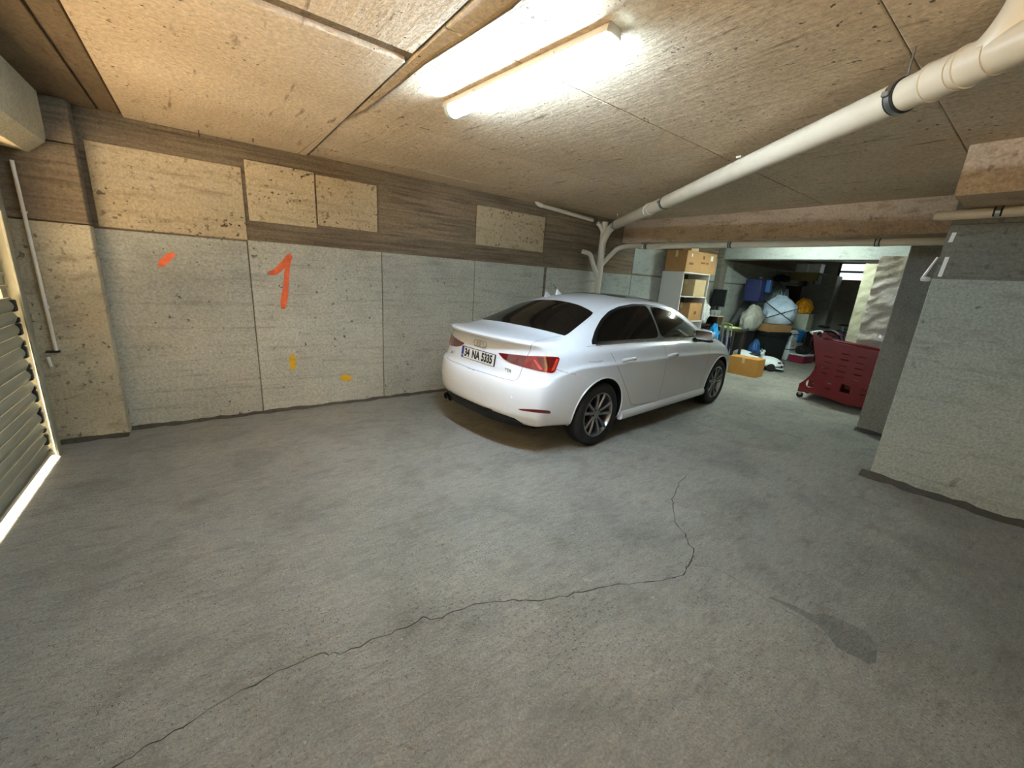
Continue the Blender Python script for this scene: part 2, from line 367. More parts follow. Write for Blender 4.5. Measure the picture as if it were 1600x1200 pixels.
stroke('paint_mark', [(451, 402, 4), (448, 430, 4), (446, 455, 5), (443, 474, 5), (442, 483, 3)], M['orange'], 2)
stroke('paint_mark', [(248, 416, 3), (254, 410, 6), (263, 402, 6), (272, 396, 4)], M['orange'], 3)
stroke('paint_mark', [(457, 553, 2), (457, 560, 5), (458, 570, 5), (457, 578, 3)], M['yellowp'], 4)
stroke('paint_mark', [(532, 591, 3), (538, 590, 5), (545, 591, 5), (549, 591, 2)], M['yellowp'], 5)

# ================================================================== ROLLER SHUTTER
rs = empty('roller_shutter', (-1.045, 0, 0)); tag(rs, 'grey steel roller shutter of curved slats closing the garage entrance', 'roller shutter')
prof = [(-.006, .002), (-.002, .008), (.008, .022), (.012, .04), (.008, .058), (-.002, .072), (-.006, .078)]
V = [(x, y, z) for y in (-2.6, 4.206) for x, z in prof] + [(x-.012, y, z) for y in (-2.6, 4.206) for x, z in prof]; n = len(prof); F = []
for i in range(n-1):
    F.append((i, n+i, n+i+1, i+1)); F.append((2*n+i, 2*n+i+1, 3*n+i+1, 3*n+i)); F.append((n+i, 3*n+i, 3*n+i+1, n+i+1))
F.append((0, 2*n, 3*n, n)); F.append((n-1, 2*n-1, 4*n-1, 3*n-1))
s0 = mk('slat', V, F, M['shutter'], rs, True, 45); s0.location = (0, 0, .045)
bm = bmesh.new(); bmbox(bm, (-.016, 4.185, .004), (.016, 4.245, .044), .012, 3); e0 = frombm('end_clip', bm, M['blackp'], rs, True, 40); e0.location = (0, 0, .035)
bm = bmesh.new(); bmbox(bm, (-.016, 4.185, 0), (.016, 4.245, .08), .01, 2); e1 = frombm('end_clip', bm, M['blackp'], rs, True, 40); e1.location = (0, 0, .115)
V = [(x, y, z) for x in (-.012, .004) for y in (-2.6, 4.206) for z in (0, .016)]
gs = mk('grille_bar', V, [(0, 1, 3, 2), (4, 6, 7, 5), (0, 4, 5, 1), (2, 3, 7, 6), (0, 2, 6, 4), (1, 5, 7, 3)], M['shutter'], rs); gs.location = (0, 0, .045+.08*14)
for i in range(1, 26):
    z = .045+.08*i
    if i < 14: copyto(s0, rs, (0, 0, z))
    elif i > 14: copyto(gs, rs, (0, 0, z))
    if 1 < i < 14: copyto(e0 if i % 2 == 0 else e1, rs, (0, 0, z))
for y in (-1.6, -.6, .4, 1.4, 2.4, 3.4): box('grille_link', (-.010, y, .045+.08*14), (.002, y+.03, 2.1), M['shutter'], rs)
box('bottom_bar', (-.02, -2.6, .042), (.022, 4.22, .07), M['steel'], rs, .004)
for lo, hi in (((-.05, 4.225, 0), (-.035, 4.31, 2.12)), ((.03, 4.235, 0), (.045, 4.31, 2.12)), ((-.05, 4.30, 0), (.045, 4.315, 2.12))):
    box('guide_rail', lo, hi, M['shutter'], rs, .003)
# drum housing above the shutter
hs = empty('shutter_housing', (-1.05, 4.47, 2.1)); tag(hs, 'beige boxed drum housing of the shutter under the ceiling', 'housing')
pr = [(.035, .06), (.18, .04), (.27, .12), (.28, .16), (.28, .43), (.035, .43)]
V = [(x, y, z) for y in (-6.5, 0) for x, z in pr]; n = len(pr); F = [(i, n+i, n+(i+1) % n, (i+1) % n) for i in range(n)]
M['housing'] = concrete('plastered_housing', (196, 184, 152), (176, 164, 134), (120, 108, 84), streak=.25, pits=.2, bump=.15)
mk('casing', V, F, M['housing'], hs, False)
mk('end_plate', [(x, 0.002, z) for x, z in pr], [tuple(range(n))[::-1]], M['housing'], hs)
# lock rod on the pilaster
lr = empty('lock_rod', (-.965, 4.53, 0)); tag(lr, 'thin white shutter rod fixed upright on the corner pilaster', 'rod')
a, b = ony(18, 250, 4.53), ony(88, 548, 4.53)
tube('rod', [a-lr.location, b-lr.location], .011, M['pvc_w'], lr, 10)
bl = b - lr.location
box('bracket', (bl.x-.055, -.015, bl.z-.014), (bl.x+.02, .02, bl.z+.002), M['blackp'], lr, .003)
c, d = ony(75, 558, 4.53)-lr.location, ony(80, 573, 4.53)-lr.location
tube('rod_stub', [c, d], .010, M['pvc_w'], lr, 10)
for t in (.25, .75):
    q = a.lerp(b, t)-lr.location; box('clip', (q.x-.014, -.004, q.z-.008), (q.x+.014, .022, q.z+.008), M['pvc_w'], lr, .002)

# ================================================================== LAMPS
M['tube_glow'] = plain('lit_diffuser', (255, 255, 255), .4, emit=(204, 231, 255), es=LAMP_MAIN, var=0)
M['tube_glow2'] = plain('lit_diffuser_cool', (255, 255, 255), .4, emit=(226, 246, 240), es=LAMP_BACK, var=0)
M['capclear'] = plain('clear_end_cap', (206, 222, 216), .25, trans=.35, var=.03)
def lamp(name, label, loc, rz, L, glow):
    o = empty(name, loc, rz); tag(o, label, 'light')
    def sect(pts, y0, y1, nm, mat):
        n = len(pts); V = [(x, y, z) for y in (y0, y1) for x, z in pts]; F = [(i, (i+1) % n, n+(i+1) % n, n+i) for i in range(n)]+[tuple(range(n))[::-1], tuple(range(n, 2*n))]
        return mk(nm, V, F, mat, o, True, 50)
    h = L/2
    sect([(-.05, -.04), (-.045, -.012), (-.03, 0), (.03, 0), (.045, -.012), (.05, -.04)], -h, h, 'housing', M['fixture'])
    dp = [(.048*math.cos(math.pi*k/12), -.04-.058*math.sin(math.pi*k/12)) for k in range(13)]
    sect(dp, -h+.05, h-.05, 'diffuser', glow)
    for s_ in (-1, 1):
        V = []; F = []
        for j, (f, yy) in enumerate([(1, h-.05), (1, h-.02), (.88, h-.004), (.55, h+.004)]):
            V += [(x*f, s_*yy, -.04+(z+.04)*f) for x, z in dp]
        for j in range(3):
            for k in range(12): F.append((j*13+k, j*13+k+1, j*13+13+k+1, j*13+13+k))
        F.append(tuple(range(39, 52))); mk('end_cap', V, F, M['capclear'], o, True, 40)
        for t in (.25, .75): box('clip', (s_*.047, (t-.5)*L-.012, -.05), (s_*.055, (t-.5)*L+.012, -.025), M['fixture'], o, .002)
    return o
A_, B_ = onz(702, 180, ZC-.07), onz(958, 70, ZC-.07)
cm = (A_+B_)/2; dv = B_-A_
lamp('ceiling_light', 'lit fluorescent batten fixed to the ceiling above the floor beside the car', (cm.x, cm.y, ZC+.001), math.atan2(-dv.x, dv.y), dv.length, M['tube_glow'])
lamp('ceiling_light', 'lit fluorescent batten on the storage bay ceiling behind the beam', (7.85, 2.75, ZC+.001), 0, 1.27, M['tube_glow2'])

# ================================================================== PIPES
def clampset(parent, c, ax, r, ztop):
    """steel strap with rubber lining round a pipe, and its threaded rod"""
    ax = Vector(ax).normalized(); u = ax.orthogonal().normalized(); v = ax.cross(u)
    for nm, w_, rr, mt in (('clamp_rubber', .022, r+.004, 'rubber'), ('clamp_strap', .012, r+.0065, 'steel')):
        V = []; F = []; n = 28
        for s_, q in ((-1, r-.001), (-1, rr), (1, rr), (1, r-.001)):
            V += [c + ax*w_*s_ + (u*math.cos(2*math.pi*k/n)+v*math.sin(2*math.pi*k/n))*q for k in range(n)]
        for j in range(3):
            for k in range(n): F.append((j*n+k, j*n+(k+1) % n, j*n+n+(k+1) % n, j*n+n+k))
        mk(nm, V, F, M[mt], parent, True, 40)
    tube('hanger_rod', [c+Vector((0, 0, r)), Vector((c.x, c.y, ztop))], .004, M['steel'], parent, 8)
    side = ax.cross(Vector((0, 0, 1)))
    q = c+side*(r+.012)
    box('clamp_bolt', q-Vector((.012, .012, .01)), q+Vector((.012, .012, .01)), M['steel'], parent, .003)
def sock(parent, c, ax, r, L=.09):
    ax = Vector(ax).normalized()
    V, F = tubegeo([c-ax*L, c-ax*(L-.012), c-ax*(L-.014), c+ax*L], [r+.008, r+.009, r+.005, r+.004], 28); mk('socket', V, F, M['pvc'], parent, True, 40)
dp_ = empty('drain_pipe', (0, 0, 0)); tag(dp_, 'thick pale drain pipe slung diagonally under the ceiling', 'pipe')
P0, P1 = Vector((5.03, 4.28, 2.385)), onx(1410, 150, 2.42); dr = (P1-P0).normalized(); P2 = P1 + dr*1.6
tube('pipe', [P0, P1, P2], .0625, M['pvc'], dp_, 32)
clampset(dp_, P1.copy(), dr, .0625, ZC); clampset(dp_, P0.lerp(P1, .43), dr, .0625, ZC); clampset(dp_, P0+dr*.05, dr, .0625, ZC)
for q in (P1+dr*.17, P1+dr*.29, P0.lerp(P1, .33)): sock(dp_, q, dr, .0625, .05)
q = P1+dr*.30
tube('riser', bez(q, q+dr*.10+Vector((0, 0, .05)), q+dr*.12+Vector((0, 0, .22)), 10), .064, M['pvc'], dp_, 28)

sp = empty('stack_pipe', (5.1, 4.55, 0)); tag(sp, 'vertical pale soil pipe in the wall corner beyond the car', 'pipe')
def rel(o, p): return Vector(p)-o.location
tube('pipe', [(0, 0, 0), (0, 0, 2.45)], .05, M['pvc'], sp, 24)
sock(sp, Vector((0, 0, 2.05)), (0, 0, 1), .05, .07); sock(sp, Vector((0, 0, 1.75)), (0, 0, 1), .05, .07)
tube('branch', bez((0, 0, 1.58), (-.16, .02, 1.82), (-.2, .03, 1.93), 8)+bez((-.2, .03, 1.93), (-.22, .05, 1.98), (-.3, .14, 1.99), 6)[1:], .035, M['pvc'], sp, 18)
tube('branch', bez((0, 0, 1.78), (.12, -.06, 1.95), (.16, -.16, 2.06), 8)+bez((.16, -.16, 2.06), (.2, -.25, 2.12), (.5, -.35, 2.14), 6)[1:], .035, M['pvc'], sp, 18)
tube('branch', bez((0, 0, 2.2), (-.02, 0, 2.36), (-.13, .03, 2.42), 8), .03, M['pvc'], sp, 18)
tube('branch', bez((0, 0, 2.15), (0, -.05, 2.3), (-.04, -.2, 2.37), 8), .055, M['pvc'], sp, 18)
wp = empty('wall_pipe', (0, 0, 0)); tag(wp, 'thin grey waste pipe along the top of the left wall', 'pipe')
a, b = ony(842, 320, 4.62), ony(926, 344, 4.60)
tube('pipe', [a, b], .026, M['pvc'], wp, 16); tube('elbow', bez(a+Vector((.05, 0, 0)), a+Vector((-.05, 0, .0)), a+Vector((-.055, -.01, .07)), 6), .03, M['pvc_w'], wp, 16)
bp_ = empty('beam_pipe', (0, 0, 0)); tag(bp_, 'long horizontal waste pipe running under the rear beam', 'pipe')
a, b = Vector((5.62, 4.25, 2.13)), onx(1475, 377, 5.62)
tube('pipe', [a, b, b+Vector((0, -.4, .01))], .036, M['pvc'], bp_, 18)
for t in (.04, .42, .86): clampset(bp_, a.lerp(b, t), (0, 1, 0), .036, 2.21)
sock(bp_, a.lerp(b, .1), (0, 1, 0), .036, .06)
cd = empty('conduit', (0, 0, 0)); tag(cd, 'slim grey cable conduit strung along the rear beam above the pipe', 'cable')
tube('cable', [onx(1150, 381, 5.68), onx(1200, 380, 5.68), onx(1260, 379, 5.68), onx(1340, 375, 5.68), onx(1400, 372, 5.68)], .010, M['steel'], cd, 8)
box('cable_clip', onx(1158, 381, 5.68)-Vector((.012, .02, .012)), onx(1158, 381, 5.68)+Vector((.012, .02, .012)), M['steel'], cd, .003)
rp = empty('side_pipe', (0, 0, 0)); tag(rp, 'pale waste pipe under the beam at the right wall', 'pipe')
a = onx(1460, 338, 4.55); b = Vector((4.55, -2.5, a.z+.02))
tube('pipe', [a, a+Vector((0, -.05, 0)), b], [.03, .034, .034], M['pvc'], rp, 18)
clampset(rp, onx(1560, 331, 4.55), (0, 1, 0), .034, 2.24)
wc = empty('wall_stub', (0, 0, 0)); tag(wc, 'pale broken plastic strut with a knob hanging at the right wall edge', 'strut')
a, b = onx(1474, 402, 4.72), onx(1440, 436, 4.72); a.y = max(a.y, .69)
tube('strut', [a, b], .009, M['pvc_w'], wc, 8)
lathe('knob', [(0, 0), (.03, .005), (.034, .02), (.02, .035), (0, .04)], M['pvc_w'], wc, 14).location = onx(1447, 436, 4.72)-Vector((0, 0, .02))
for (px, py, hh) in ((1487, 371, .035), (1473, 417, .075)):
    p = onx(px, py, 4.668); q = mk('wall_mark', [(4.667, p.y-.012, p.z-hh), (4.667, p.y+.012, p.z-hh), (4.667, p.y+.004, p.z+hh), (4.667, p.y-.02, p.z+hh)], [(0, 1, 2, 3)], M['pvc_w'], wr)
# ================================================================== CAR
M['paint'] = plain('white_car_paint', (229, 234, 238), .26, var=.01, coat=.8, spec=.5)
M['glass'] = plain('dark_tinted_glass', (8, 8, 9), .05, var=.05, spec=.28)
M['trim'] = plain('black_trim', (12, 12, 13), .4, var=.1, spec=.25)
M['gap'] = plain('panel_gap', (88, 88, 86), .7)
M['chrome'] = plain('chrome', (205, 206, 208), .14, 1, var=.02)
M['alloy'] = plain('silver_alloy', (150, 151, 153), .3, .9, var=.05)
M['redl'] = plain('tail_lamp_red', (132, 6, 9), .06, var=.2, coat=1, emit=(150, 8, 8), es=.02)
M['redd'] = plain('tail_lamp_dark_red', (92, 9, 14), .1, var=.2, coat=1)
M['redb'] = plain('tail_lamp_light_guide', (216, 66, 52), .15, var=.1, coat=1)
M['platew'] = plain('number_plate_white', (226, 226, 224), .4, var=.02)
M['plateb'] = plain('number_plate_blue', (38, 50, 140), .4)
M['ink'] = plain('plate_black', (14, 14, 16), .5)
M['under'] = plain('underbody_black', (12, 12, 13), .8)
CAR = empty('car', (1.899, 3.176, 0), .0812)
tag(CAR, 'white four-door saloon car parked along the left wall', 'car')
CMW = Matrix.Translation((1.899, 3.176, 0)) @ Matrix.Rotation(.0812, 4, 'Z'); CMI = CMW.inverted()
XS = [.26, .36, .50, .62, .78, .95, 1.12, 1.3, 1.55, 1.8, 2.1, 2.4, 2.65, 2.9, 3.1, 3.3, 3.5, 3.7, 3.9, 4.08, 4.2]
Tymax = [(.26, .79), (.36, .825), (.5, .855), (.7, .882), (.95, .893), (1.5, .897), (2.5, .895), (3.3, .892), (3.6, .89), (3.9, .865), (4.08, .82), (4.2, .75)]
Tzc = [(.26, 1.03), (.36, 1.04), (.50, 1.052), (.62, 1.085), (.78, 1.165), (.95, 1.24), (1.12, 1.305), (1.3, 1.355), (1.55, 1.395), (1.8, 1.412), (2.1, 1.416), (2.4, 1.40), (2.65, 1.352), (2.9, 1.26), (3.1, 1.155), (3.3, 1.045), (3.5, .985), (3.7, .95), (3.9, .90), (4.08, .85), (4.2, .80)]
Tzt = [(.26, 1.005), (.36, 1.015), (.50, 1.022), (.62, 1.045), (.78, 1.105), (.95, 1.17), (1.12, 1.235), (1.3, 1.29), (1.55, 1.34), (1.8, 1.36), (2.1, 1.362), (2.4, 1.34), (2.65, 1.285), (2.9, 1.185), (3.1, 1.085), (3.3, .99), (3.5, .945), (3.7, .905), (3.9, .855), (4.08, .80), (4.2, .74)]
Tyt = [(.26, .655), (.36, .665), (.5, .66), (.62, .645), (.78, .62), (.95, .595), (1.12, .575), (1.3, .562), (1.8, .565), (2.1, .57), (2.4, .575), (2.65, .59), (2.9, .625), (3.1, .665), (3.3, .70), (3.5, .70), (3.7, .68), (3.9, .64), (4.08, .58), (4.2, .5)]
Tzb = [(.26, .965), (.6, .968), (1, .962), (2, .945), (3, .915), (3.3, .90), (3.7, .85), (4.2, .70)]
Tz0 = [(.26, .27), (.5, .25), (.9, .21), (1.3, .19), (3.3, .19), (4.2, .2)]
ZR = [.27, .30, .38, .50, .60, .658, .685, .72, .885, .935, .962, .985, 1.003, 1.012]
XRc = [.10, .055, .012, .0, .006, .03, .085, .11, .145, .148, .125, .088, .080, .098]
XRs = [.25, .24, .225, .22, .225, .237, .262, .275, .295, .29, .275, .262, .26, .262]
YRs = [.72, .755, .785, .795, .795, .785, .77, .762, .735, .71, .70, .69, .675, .655]
VC = [-1, -.93, -.82, -.66, -.45, -.22, 0, .22, .45, .66, .82, .93, 1]
def side(i):
    x = XS[i]; ym, zb, zt, yt, z0 = (interp(t, x) for t in (Tymax, Tzb, Tzt, Tyt, Tz0)); f = zb/.955
    yb = ym-.088; rows = [(ym-.10, z0), (ym-.04, z0+.035), (ym-.022, z0+.12), (ym-.006, .50*f), (ym, .62*f), (ym-.003, .735*f), (ym-.002, .792*f), (ym-.022, .822*f), (ym-.045, zb-.035), (yb, zb)]
    if zt < zb+.03: zt = zb+.03
    for t, b in ((.10, .004), (.5, .02), (.85, .012), (1, 0)):
        rows.append((yb+(yt-yb)*t+b, zb+(zt-zb)*t))
    out = []
    bl = {0: 1, 1: .5, 2: .18}.get(i, 0)
    for k, (y, z) in enumerate(rows):
        xx = x
        if bl:
            if i == 0: y, z, xx = YRs[k], ZR[k], XRs[k]
            else:
                z = z*(1-bl)+ZR[k]*bl; xx = x+(XRs[k]-.26)*bl
        out.append((xx, y, z))
    return out
SD = [side(i) for i in range(len(XS))]; K = len(SD[0]); NXS = len(XS); J = len(VC)
idx = {}; CV = []
def vid(i, j, k):
    key = (i, j, k)
    if key in idx: return idx[key]
    v = VC[j]; av = abs(v)
    if i == 0:
        x = XRc[k]+(XRs[k]-XRc[k])*av**3.0; y, z = YRs[k]*v, ZR[k]
        if k == K-1: z += .018*(1-v*v)
        if k == 0: z = .27
    elif i == NXS-1:
        xs, ys, zs = SD[i][k]; bul = [.12, .2, .24, .25, .25, .24, .22, .2, .16, .13, .11, .09, .06, .03][k]
        x = xs+bul*(1-av**2.6); y = ys*v; z = zs
        if k == K-1: z += (interp(Tzc, XS[i])-zs)*(1-v*v)
    else:
        xs, ys, zs = SD[i][k]; x, y, z = xs, ys*v, zs
        if k == K-1: z = zs+(interp(Tzc, XS[i])-zs)*(1-av**2.2)
    idx[key] = len(CV); CV.append((x, y, z)); return idx[key]
CF = []
for i in range(NXS-1):
    for k in range(K-1):
        CF.append((vid(i, 0, k), vid(i+1, 0, k), vid(i+1, 0, k+1), vid(i, 0, k+1)))
        CF.append((vid(i, J-1, k), vid(i, J-1, k+1), vid(i+1, J-1, k+1), vid(i+1, J-1, k)))
    for j in range(J-1):
        CF.append((vid(i, j, K-1), vid(i+1, j, K-1), vid(i+1, j+1, K-1), vid(i, j+1, K-1)))
        CF.append((vid(i, j, 0), vid(i, j+1, 0), vid(i+1, j+1, 0), vid(i+1, j, 0)))
for j in range(J-1):
    for k in range(K-1):
        CF.append((vid(0, j, k), vid(0, j, k+1), vid(0, j+1, k+1), vid(0, j+1, k)))
        CF.append((vid(NXS-1, j, k), vid(NXS-1, j+1, k), vid(NXS-1, j+1, k+1), vid(NXS-1, j, k+1)))
me = bpy.data.meshes.new('cage'); me.from_pydata(CV, [], CF); me.update()
bm = bmesh.new(); bm.from_mesh(me); bmesh.ops.recalc_face_normals(bm, faces=bm.faces)
cl = bm.edges.layers.float.new('crease_edge'); bm.verts.ensure_lookup_table()
inv = {v: k for k, v in idx.items()}
for e in bm.edges:
    a, b = inv[e.verts[0].index], inv[e.verts[1].index]
    if a[0] == 0 and b[0] == 0 and a[2] == b[2] and a[1] != b[1]: e[cl] = {12: .7, 11: .35, 5: .75, 6: .4, 2: .45, 10: .2}.get(a[2], 0)
    if a[1] == b[1] and a[1] in (0, J-1) and a[2] == b[2] and a[0] != b[0]: e[cl] = {6: .6, 7: .3, 5: .35 if max(a[0], b[0]) < 3 else 0, 12: .3 if max(a[0], b[0]) < 3 else 0}.get(a[2], 0)
bm.to_mesh(me); bm.free()
me.materials.append(M['paint']); me.materials.append(M['under'])
cage = bpy.data.objects.new('cage', me); COL.objects.link(cage)
sm = cage.modifiers.new('s', 'SUBSURF'); sm.levels = 2; sm.render_levels = 2
def evalmesh(o):
    dg = bpy.context.evaluated_depsgraph_get(); return bpy.data.meshes.new_from_object(o.evaluated_get(dg), depsgraph=dg)
full = evalmesh(cage)
BV = BVHTree.FromPolygons([v.co.copy() for v in full.vertices], [tuple(p.vertices) for p in full.polygons])
AX_R, AX_F, WR_ = .93, 3.567, .316
cut = []
for ax in (AX_R, AX_F):
    for s_ in (-1, 1):
        bm = bmesh.new()
        bmesh.ops.create_cone(bm, cap_ends=True, segments=64, radius1=.352, radius2=.352, depth=.5, matrix=Matrix.Translation((ax, s_*.85, WR_+.012)) @ Matrix.Rotation(R(90), 4, 'X'))
        cm_ = bpy.data.meshes.new('c'); bm.to_mesh(cm_); bm.free(); cm_.materials.append(M['under'])
        c_ = bpy.data.objects.new('c', cm_); COL.objects.link(c_); cut.append(c_)
        b_ = cage.modifiers.new('b', 'BOOLEAN'); b_.operation = 'DIFFERENCE'; b_.object = c_; b_.solver = 'EXACT'; b_.material_mode = 'TRANSFER'
bodyme = evalmesh(cage); bodyme.name = 'body'
bodyme.polygons.foreach_set('use_smooth', [True]*len(bodyme.polygons)); bodyme.set_sharp_from_angle(angle=R(42))
for o in cut+[cage]: bpy.data.objects.remove(o)
body = link(bpy.data.objects.new('body', bodyme), CAR)

def shoot(o, d):
    h = BV.ray_cast(Vector(o), Vector(d).normalized()); return h[0], h[1]
def camhit(px, py):
    o = CMI @ CAM; d = CMI.to_3x3() @ ray(px, py); h, n_ = shoot(o, d)
    if h is None:
        h, n_, _, _ = BV.find_nearest(o + d.normalized()*4.2)
    return h, n_
def projector(mode):
    """flat (a,b) -> point and normal on the body"""
    if mode == 'side-': return lambda a, b: shoot((a, -2, b), (0, 1, 0))
    if mode == 'rear': return lambda a, b: shoot((-1, a, b), (1, 0, 0))
    if mode == 'top': return lambda a, b: shoot((a, b, 3), (0, 0, -1))
    if mode == 'cam': return lambda a, b: camhit(a, b)
def smoothpoly(pts, n=4):
    out = []
    m = len(pts)
    for i in range(m):
        p0, p1, p2 = (Vector(pts[(i+k-1) % m]) for k in range(3)); a = p1+(p0-p1)*.22; b = p1+(p2-p1)*.22
        for t in range(n+1):
            t /= n; out.append(a*(1-t)**2+p1*2*t*(1-t)+b*t*t)
    return out
def patch(name, poly, mode, off, mat, parent=None, cell=.05, rnd=True, mirror=False, skirt_=.008):
    """conformal panel on the body surface, cut to an outline"""
    pr_ = projector(mode); pts = smoothpoly(poly) if rnd else [Vector(p) for p in poly]
    bm = bmesh.new(); vs_ = [bm.verts.new((p[0], p[1], 0)) for p in pts]; bm.faces.new(vs_)
    lo = [min(p[k] for p in pts) for k in (0, 1)]; hi = [max(p[k] for p in pts) for k in (0, 1)]
    for k in (0, 1):
        c_ = lo[k]+cell
        while c_ < hi[k]:
            bmesh.ops.bisect_plane(bm, geom=bm.verts[:]+bm.edges[:]+bm.faces[:], plane_co=(c_ if k == 0 else 0, c_ if k == 1 else 0, 0), plane_no=(1-k, k, 0)); c_ += cell
    bmesh.ops.triangulate(bm, faces=[f for f in bm.faces if len(f.verts) > 4])
    nn = {}
    for v in bm.verts:
        h, n_ = pr_(v.co.x, v.co.y)
        if h is None:
            h, n_, _, _ = BV.find_nearest(Vector((v.co.x, -.8, v.co.y)) if mode == 'side-' else Vector((v.co.x, v.co.y, 1)))
        v.co = h+n_*off; nn[v] = n_
    bmesh.ops.recalc_face_normals(bm, faces=bm.faces)
    f0 = bm.faces[0] if False else None
    bm.normal_update()
    s_ = sum(f.normal.dot(nn[f.verts[0]]) for f in bm.faces)
    if s_ < 0: bmesh.ops.reverse_faces(bm, faces=bm.faces)
    edges = [e for e in bm.edges if e.is_boundary]
    ex = bmesh.ops.extrude_edge_only(bm, edges=edges)
    for v in ex['geom']:
        if isinstance(v, bmesh.types.BMVert):
            q = min((u.verts[0] if u.verts[1] is v else u.verts[1] for u in v.link_edges), key=lambda u: (u.co-v.co).length)
            v.co = v.co-(nn.get(q) or Vector((0, 0, 1)))*skirt_
    me = bpy.data.meshes.new(name); bm.to_mesh(me)
    me.polygons.foreach_set('use_smooth', [True]*len(me.polygons)); me.set_sharp_from_angle(angle=R(40)); me.materials.append(mat)
    o = link(bpy.data.objects.new(name, me), parent or CAR)
    if mirror:
        for v in bm.verts: v.co.y *= -1
        bmesh.ops.reverse_faces(bm, faces=bm.faces)
        m2 = bpy.data.meshes.new(name); bm.to_mesh(m2); m2.polygons.foreach_set('use_smooth', [True]*len(m2.polygons)); m2.set_sharp_from_angle(angle=R(40)); m2.materials.append(mat)
        o2 = link(bpy.data.objects.new(name, m2), parent or CAR); bm.free(); return o, o2
    bm.free(); return o
def strip(name, pts, mode, w_, off, mat, mirror=False, sub=6, parent=None):
    pr_ = projector(mode); seq = []
    for a, b in zip(pts, pts[1:]):
        for i in range(sub): t = i/sub; seq.append((a[0]+(b[0]-a[0])*t, a[1]+(b[1]-a[1])*t))
    seq.append(pts[-1]); P_ = []
    for a in seq:
        h, n_ = pr_(*a)
        if h is not None: P_.append((h+n_*off, n_))
    V = []; F = []
    for i, (p, n_) in enumerate(P_):
        d = P_[min(i+1, len(P_)-1)][0]-P_[max(i-1, 0)][0]; s_ = n_.cross(d).normalized()
        V += [p+s_*w_, p-s_*w_]
        if i: F.append((2*i-2, 2*i-1, 2*i+1, 2*i))
    o = mk(name, V, F, mat, parent or CAR, True)
    if mirror: mk(name, [(v[0], -v[1], v[2]) for v in V], [f[::-1] for f in F], mat, parent or CAR, True)
    return o
# --- glass
patch('rear_window', [(.615, -.62), (.605, -.56), (.585, -.3), (.575, 0), (.585, .3), (.605, .56), (.615, .62), (.66, .62), (1.06, .55), (1.11, .53), (1.125, .47), (1.155, .3), (1.165, 0), (1.155, -.3), (1.125, -.47), (1.11, -.53), (1.06, -.55), (.66, -.62)], 'top', .004, M['glass'], cell=.03)
patch('windscreen', [(2.62, -.52), (2.56, 0), (2.62, .52), (3.2, .66), (3.32, .3), (3.34, 0), (3.32, -.3), (3.2, -.66)], 'top', .004, M['glass'], cell=.04)
patch('sunroof', [(1.75, -.40), (1.75, .40), (2.5, .42), (2.5, -.42)], 'top', .004, M['glass'], cell=.04)
DLO = [(.82, .985), (.835, 1.01), (.95, 1.09), (1.12, 1.19), (1.28, 1.26), (1.46, 1.307), (1.70, 1.335), (1.95, 1.335), (2.2, 1.318), (2.45, 1.275), (2.7, 1.19), (2.9, 1.085), (3.0, 1.0), (2.99, .958), (2.6, .962), (2.0, .972), (1.4, .983), (.90, .984)]
patch('window_surround', DLO, 'side-', .004, M['trim'], cell=.025, mirror=True)
W1 = [(.90, 1.005), (.98, 1.08), (1.14, 1.172), (1.30, 1.24), (1.48, 1.287), (1.72, 1.314), (1.955, 1.315), (2.0, .99), (1.5, 1.0), (.95, 1.002)]
W2 = [(2.04, .988), (1.995, 1.313), (2.2, 1.298), (2.43, 1.256), (2.67, 1.172), (2.85, 1.075), (2.94, .998), (2.92, .975), (2.5, .98)]
patch('side_window', W1, 'side-', .0065, M['glass'], cell=.025, mirror=True); patch('side_window', W2, 'side-', .0065, M['glass'], cell=.025, mirror=True)
strip('belt_strip', [(.86, .977), (1.4, .976), (2.0, .965), (2.6, .954), (2.98, .948)], 'side-', .006, .006, M['chrome'], True)
# --- lamps
RL = [(778, 551), (800, 553.5), (824, 556), (847, 556.5), (872.5, 558), (874.5, 561), (867, 581), (862, 583.5), (842, 580), (816.5, 573.5), (798.5, 567.5), (787, 561)]
tl, tr_ = patch('tail_lamp', RL, 'cam', .004, M['redl'], cell=6, mirror=True)
RD = [(780, 552), (806, 554.5), (823, 557), (818, 572.5), (800, 567), (789, 561)]
RB = [(834, 562), (836.5, 562), (848, 577.5), (843, 577.5)]
RC = [(869, 561), (872.5, 561), (866, 578), (861, 580), (862, 577)]
RDK = [(838, 558), (868, 559.5), (862, 575), (849, 577)]
for nm, pg, mt, of in (('lamp_inner', RD, 'redd', .0055), ('lamp_core', RDK, 'redd', .0055), ('light_guide', RB, 'redb', .007), ('light_guide', RC, 'redb', .007)):
    a, b = patch(nm, pg, 'cam', of, M[mt], tl, 6, False, True, .001); b.parent = tr_
patch('reflector', [(809, 638.5), (835, 639.5), (859, 641.5), (860.5, 645.5), (857, 646.3), (835, 644.3), (813, 641)], 'cam', .003, M['redd'], cell=6, mirror=True)
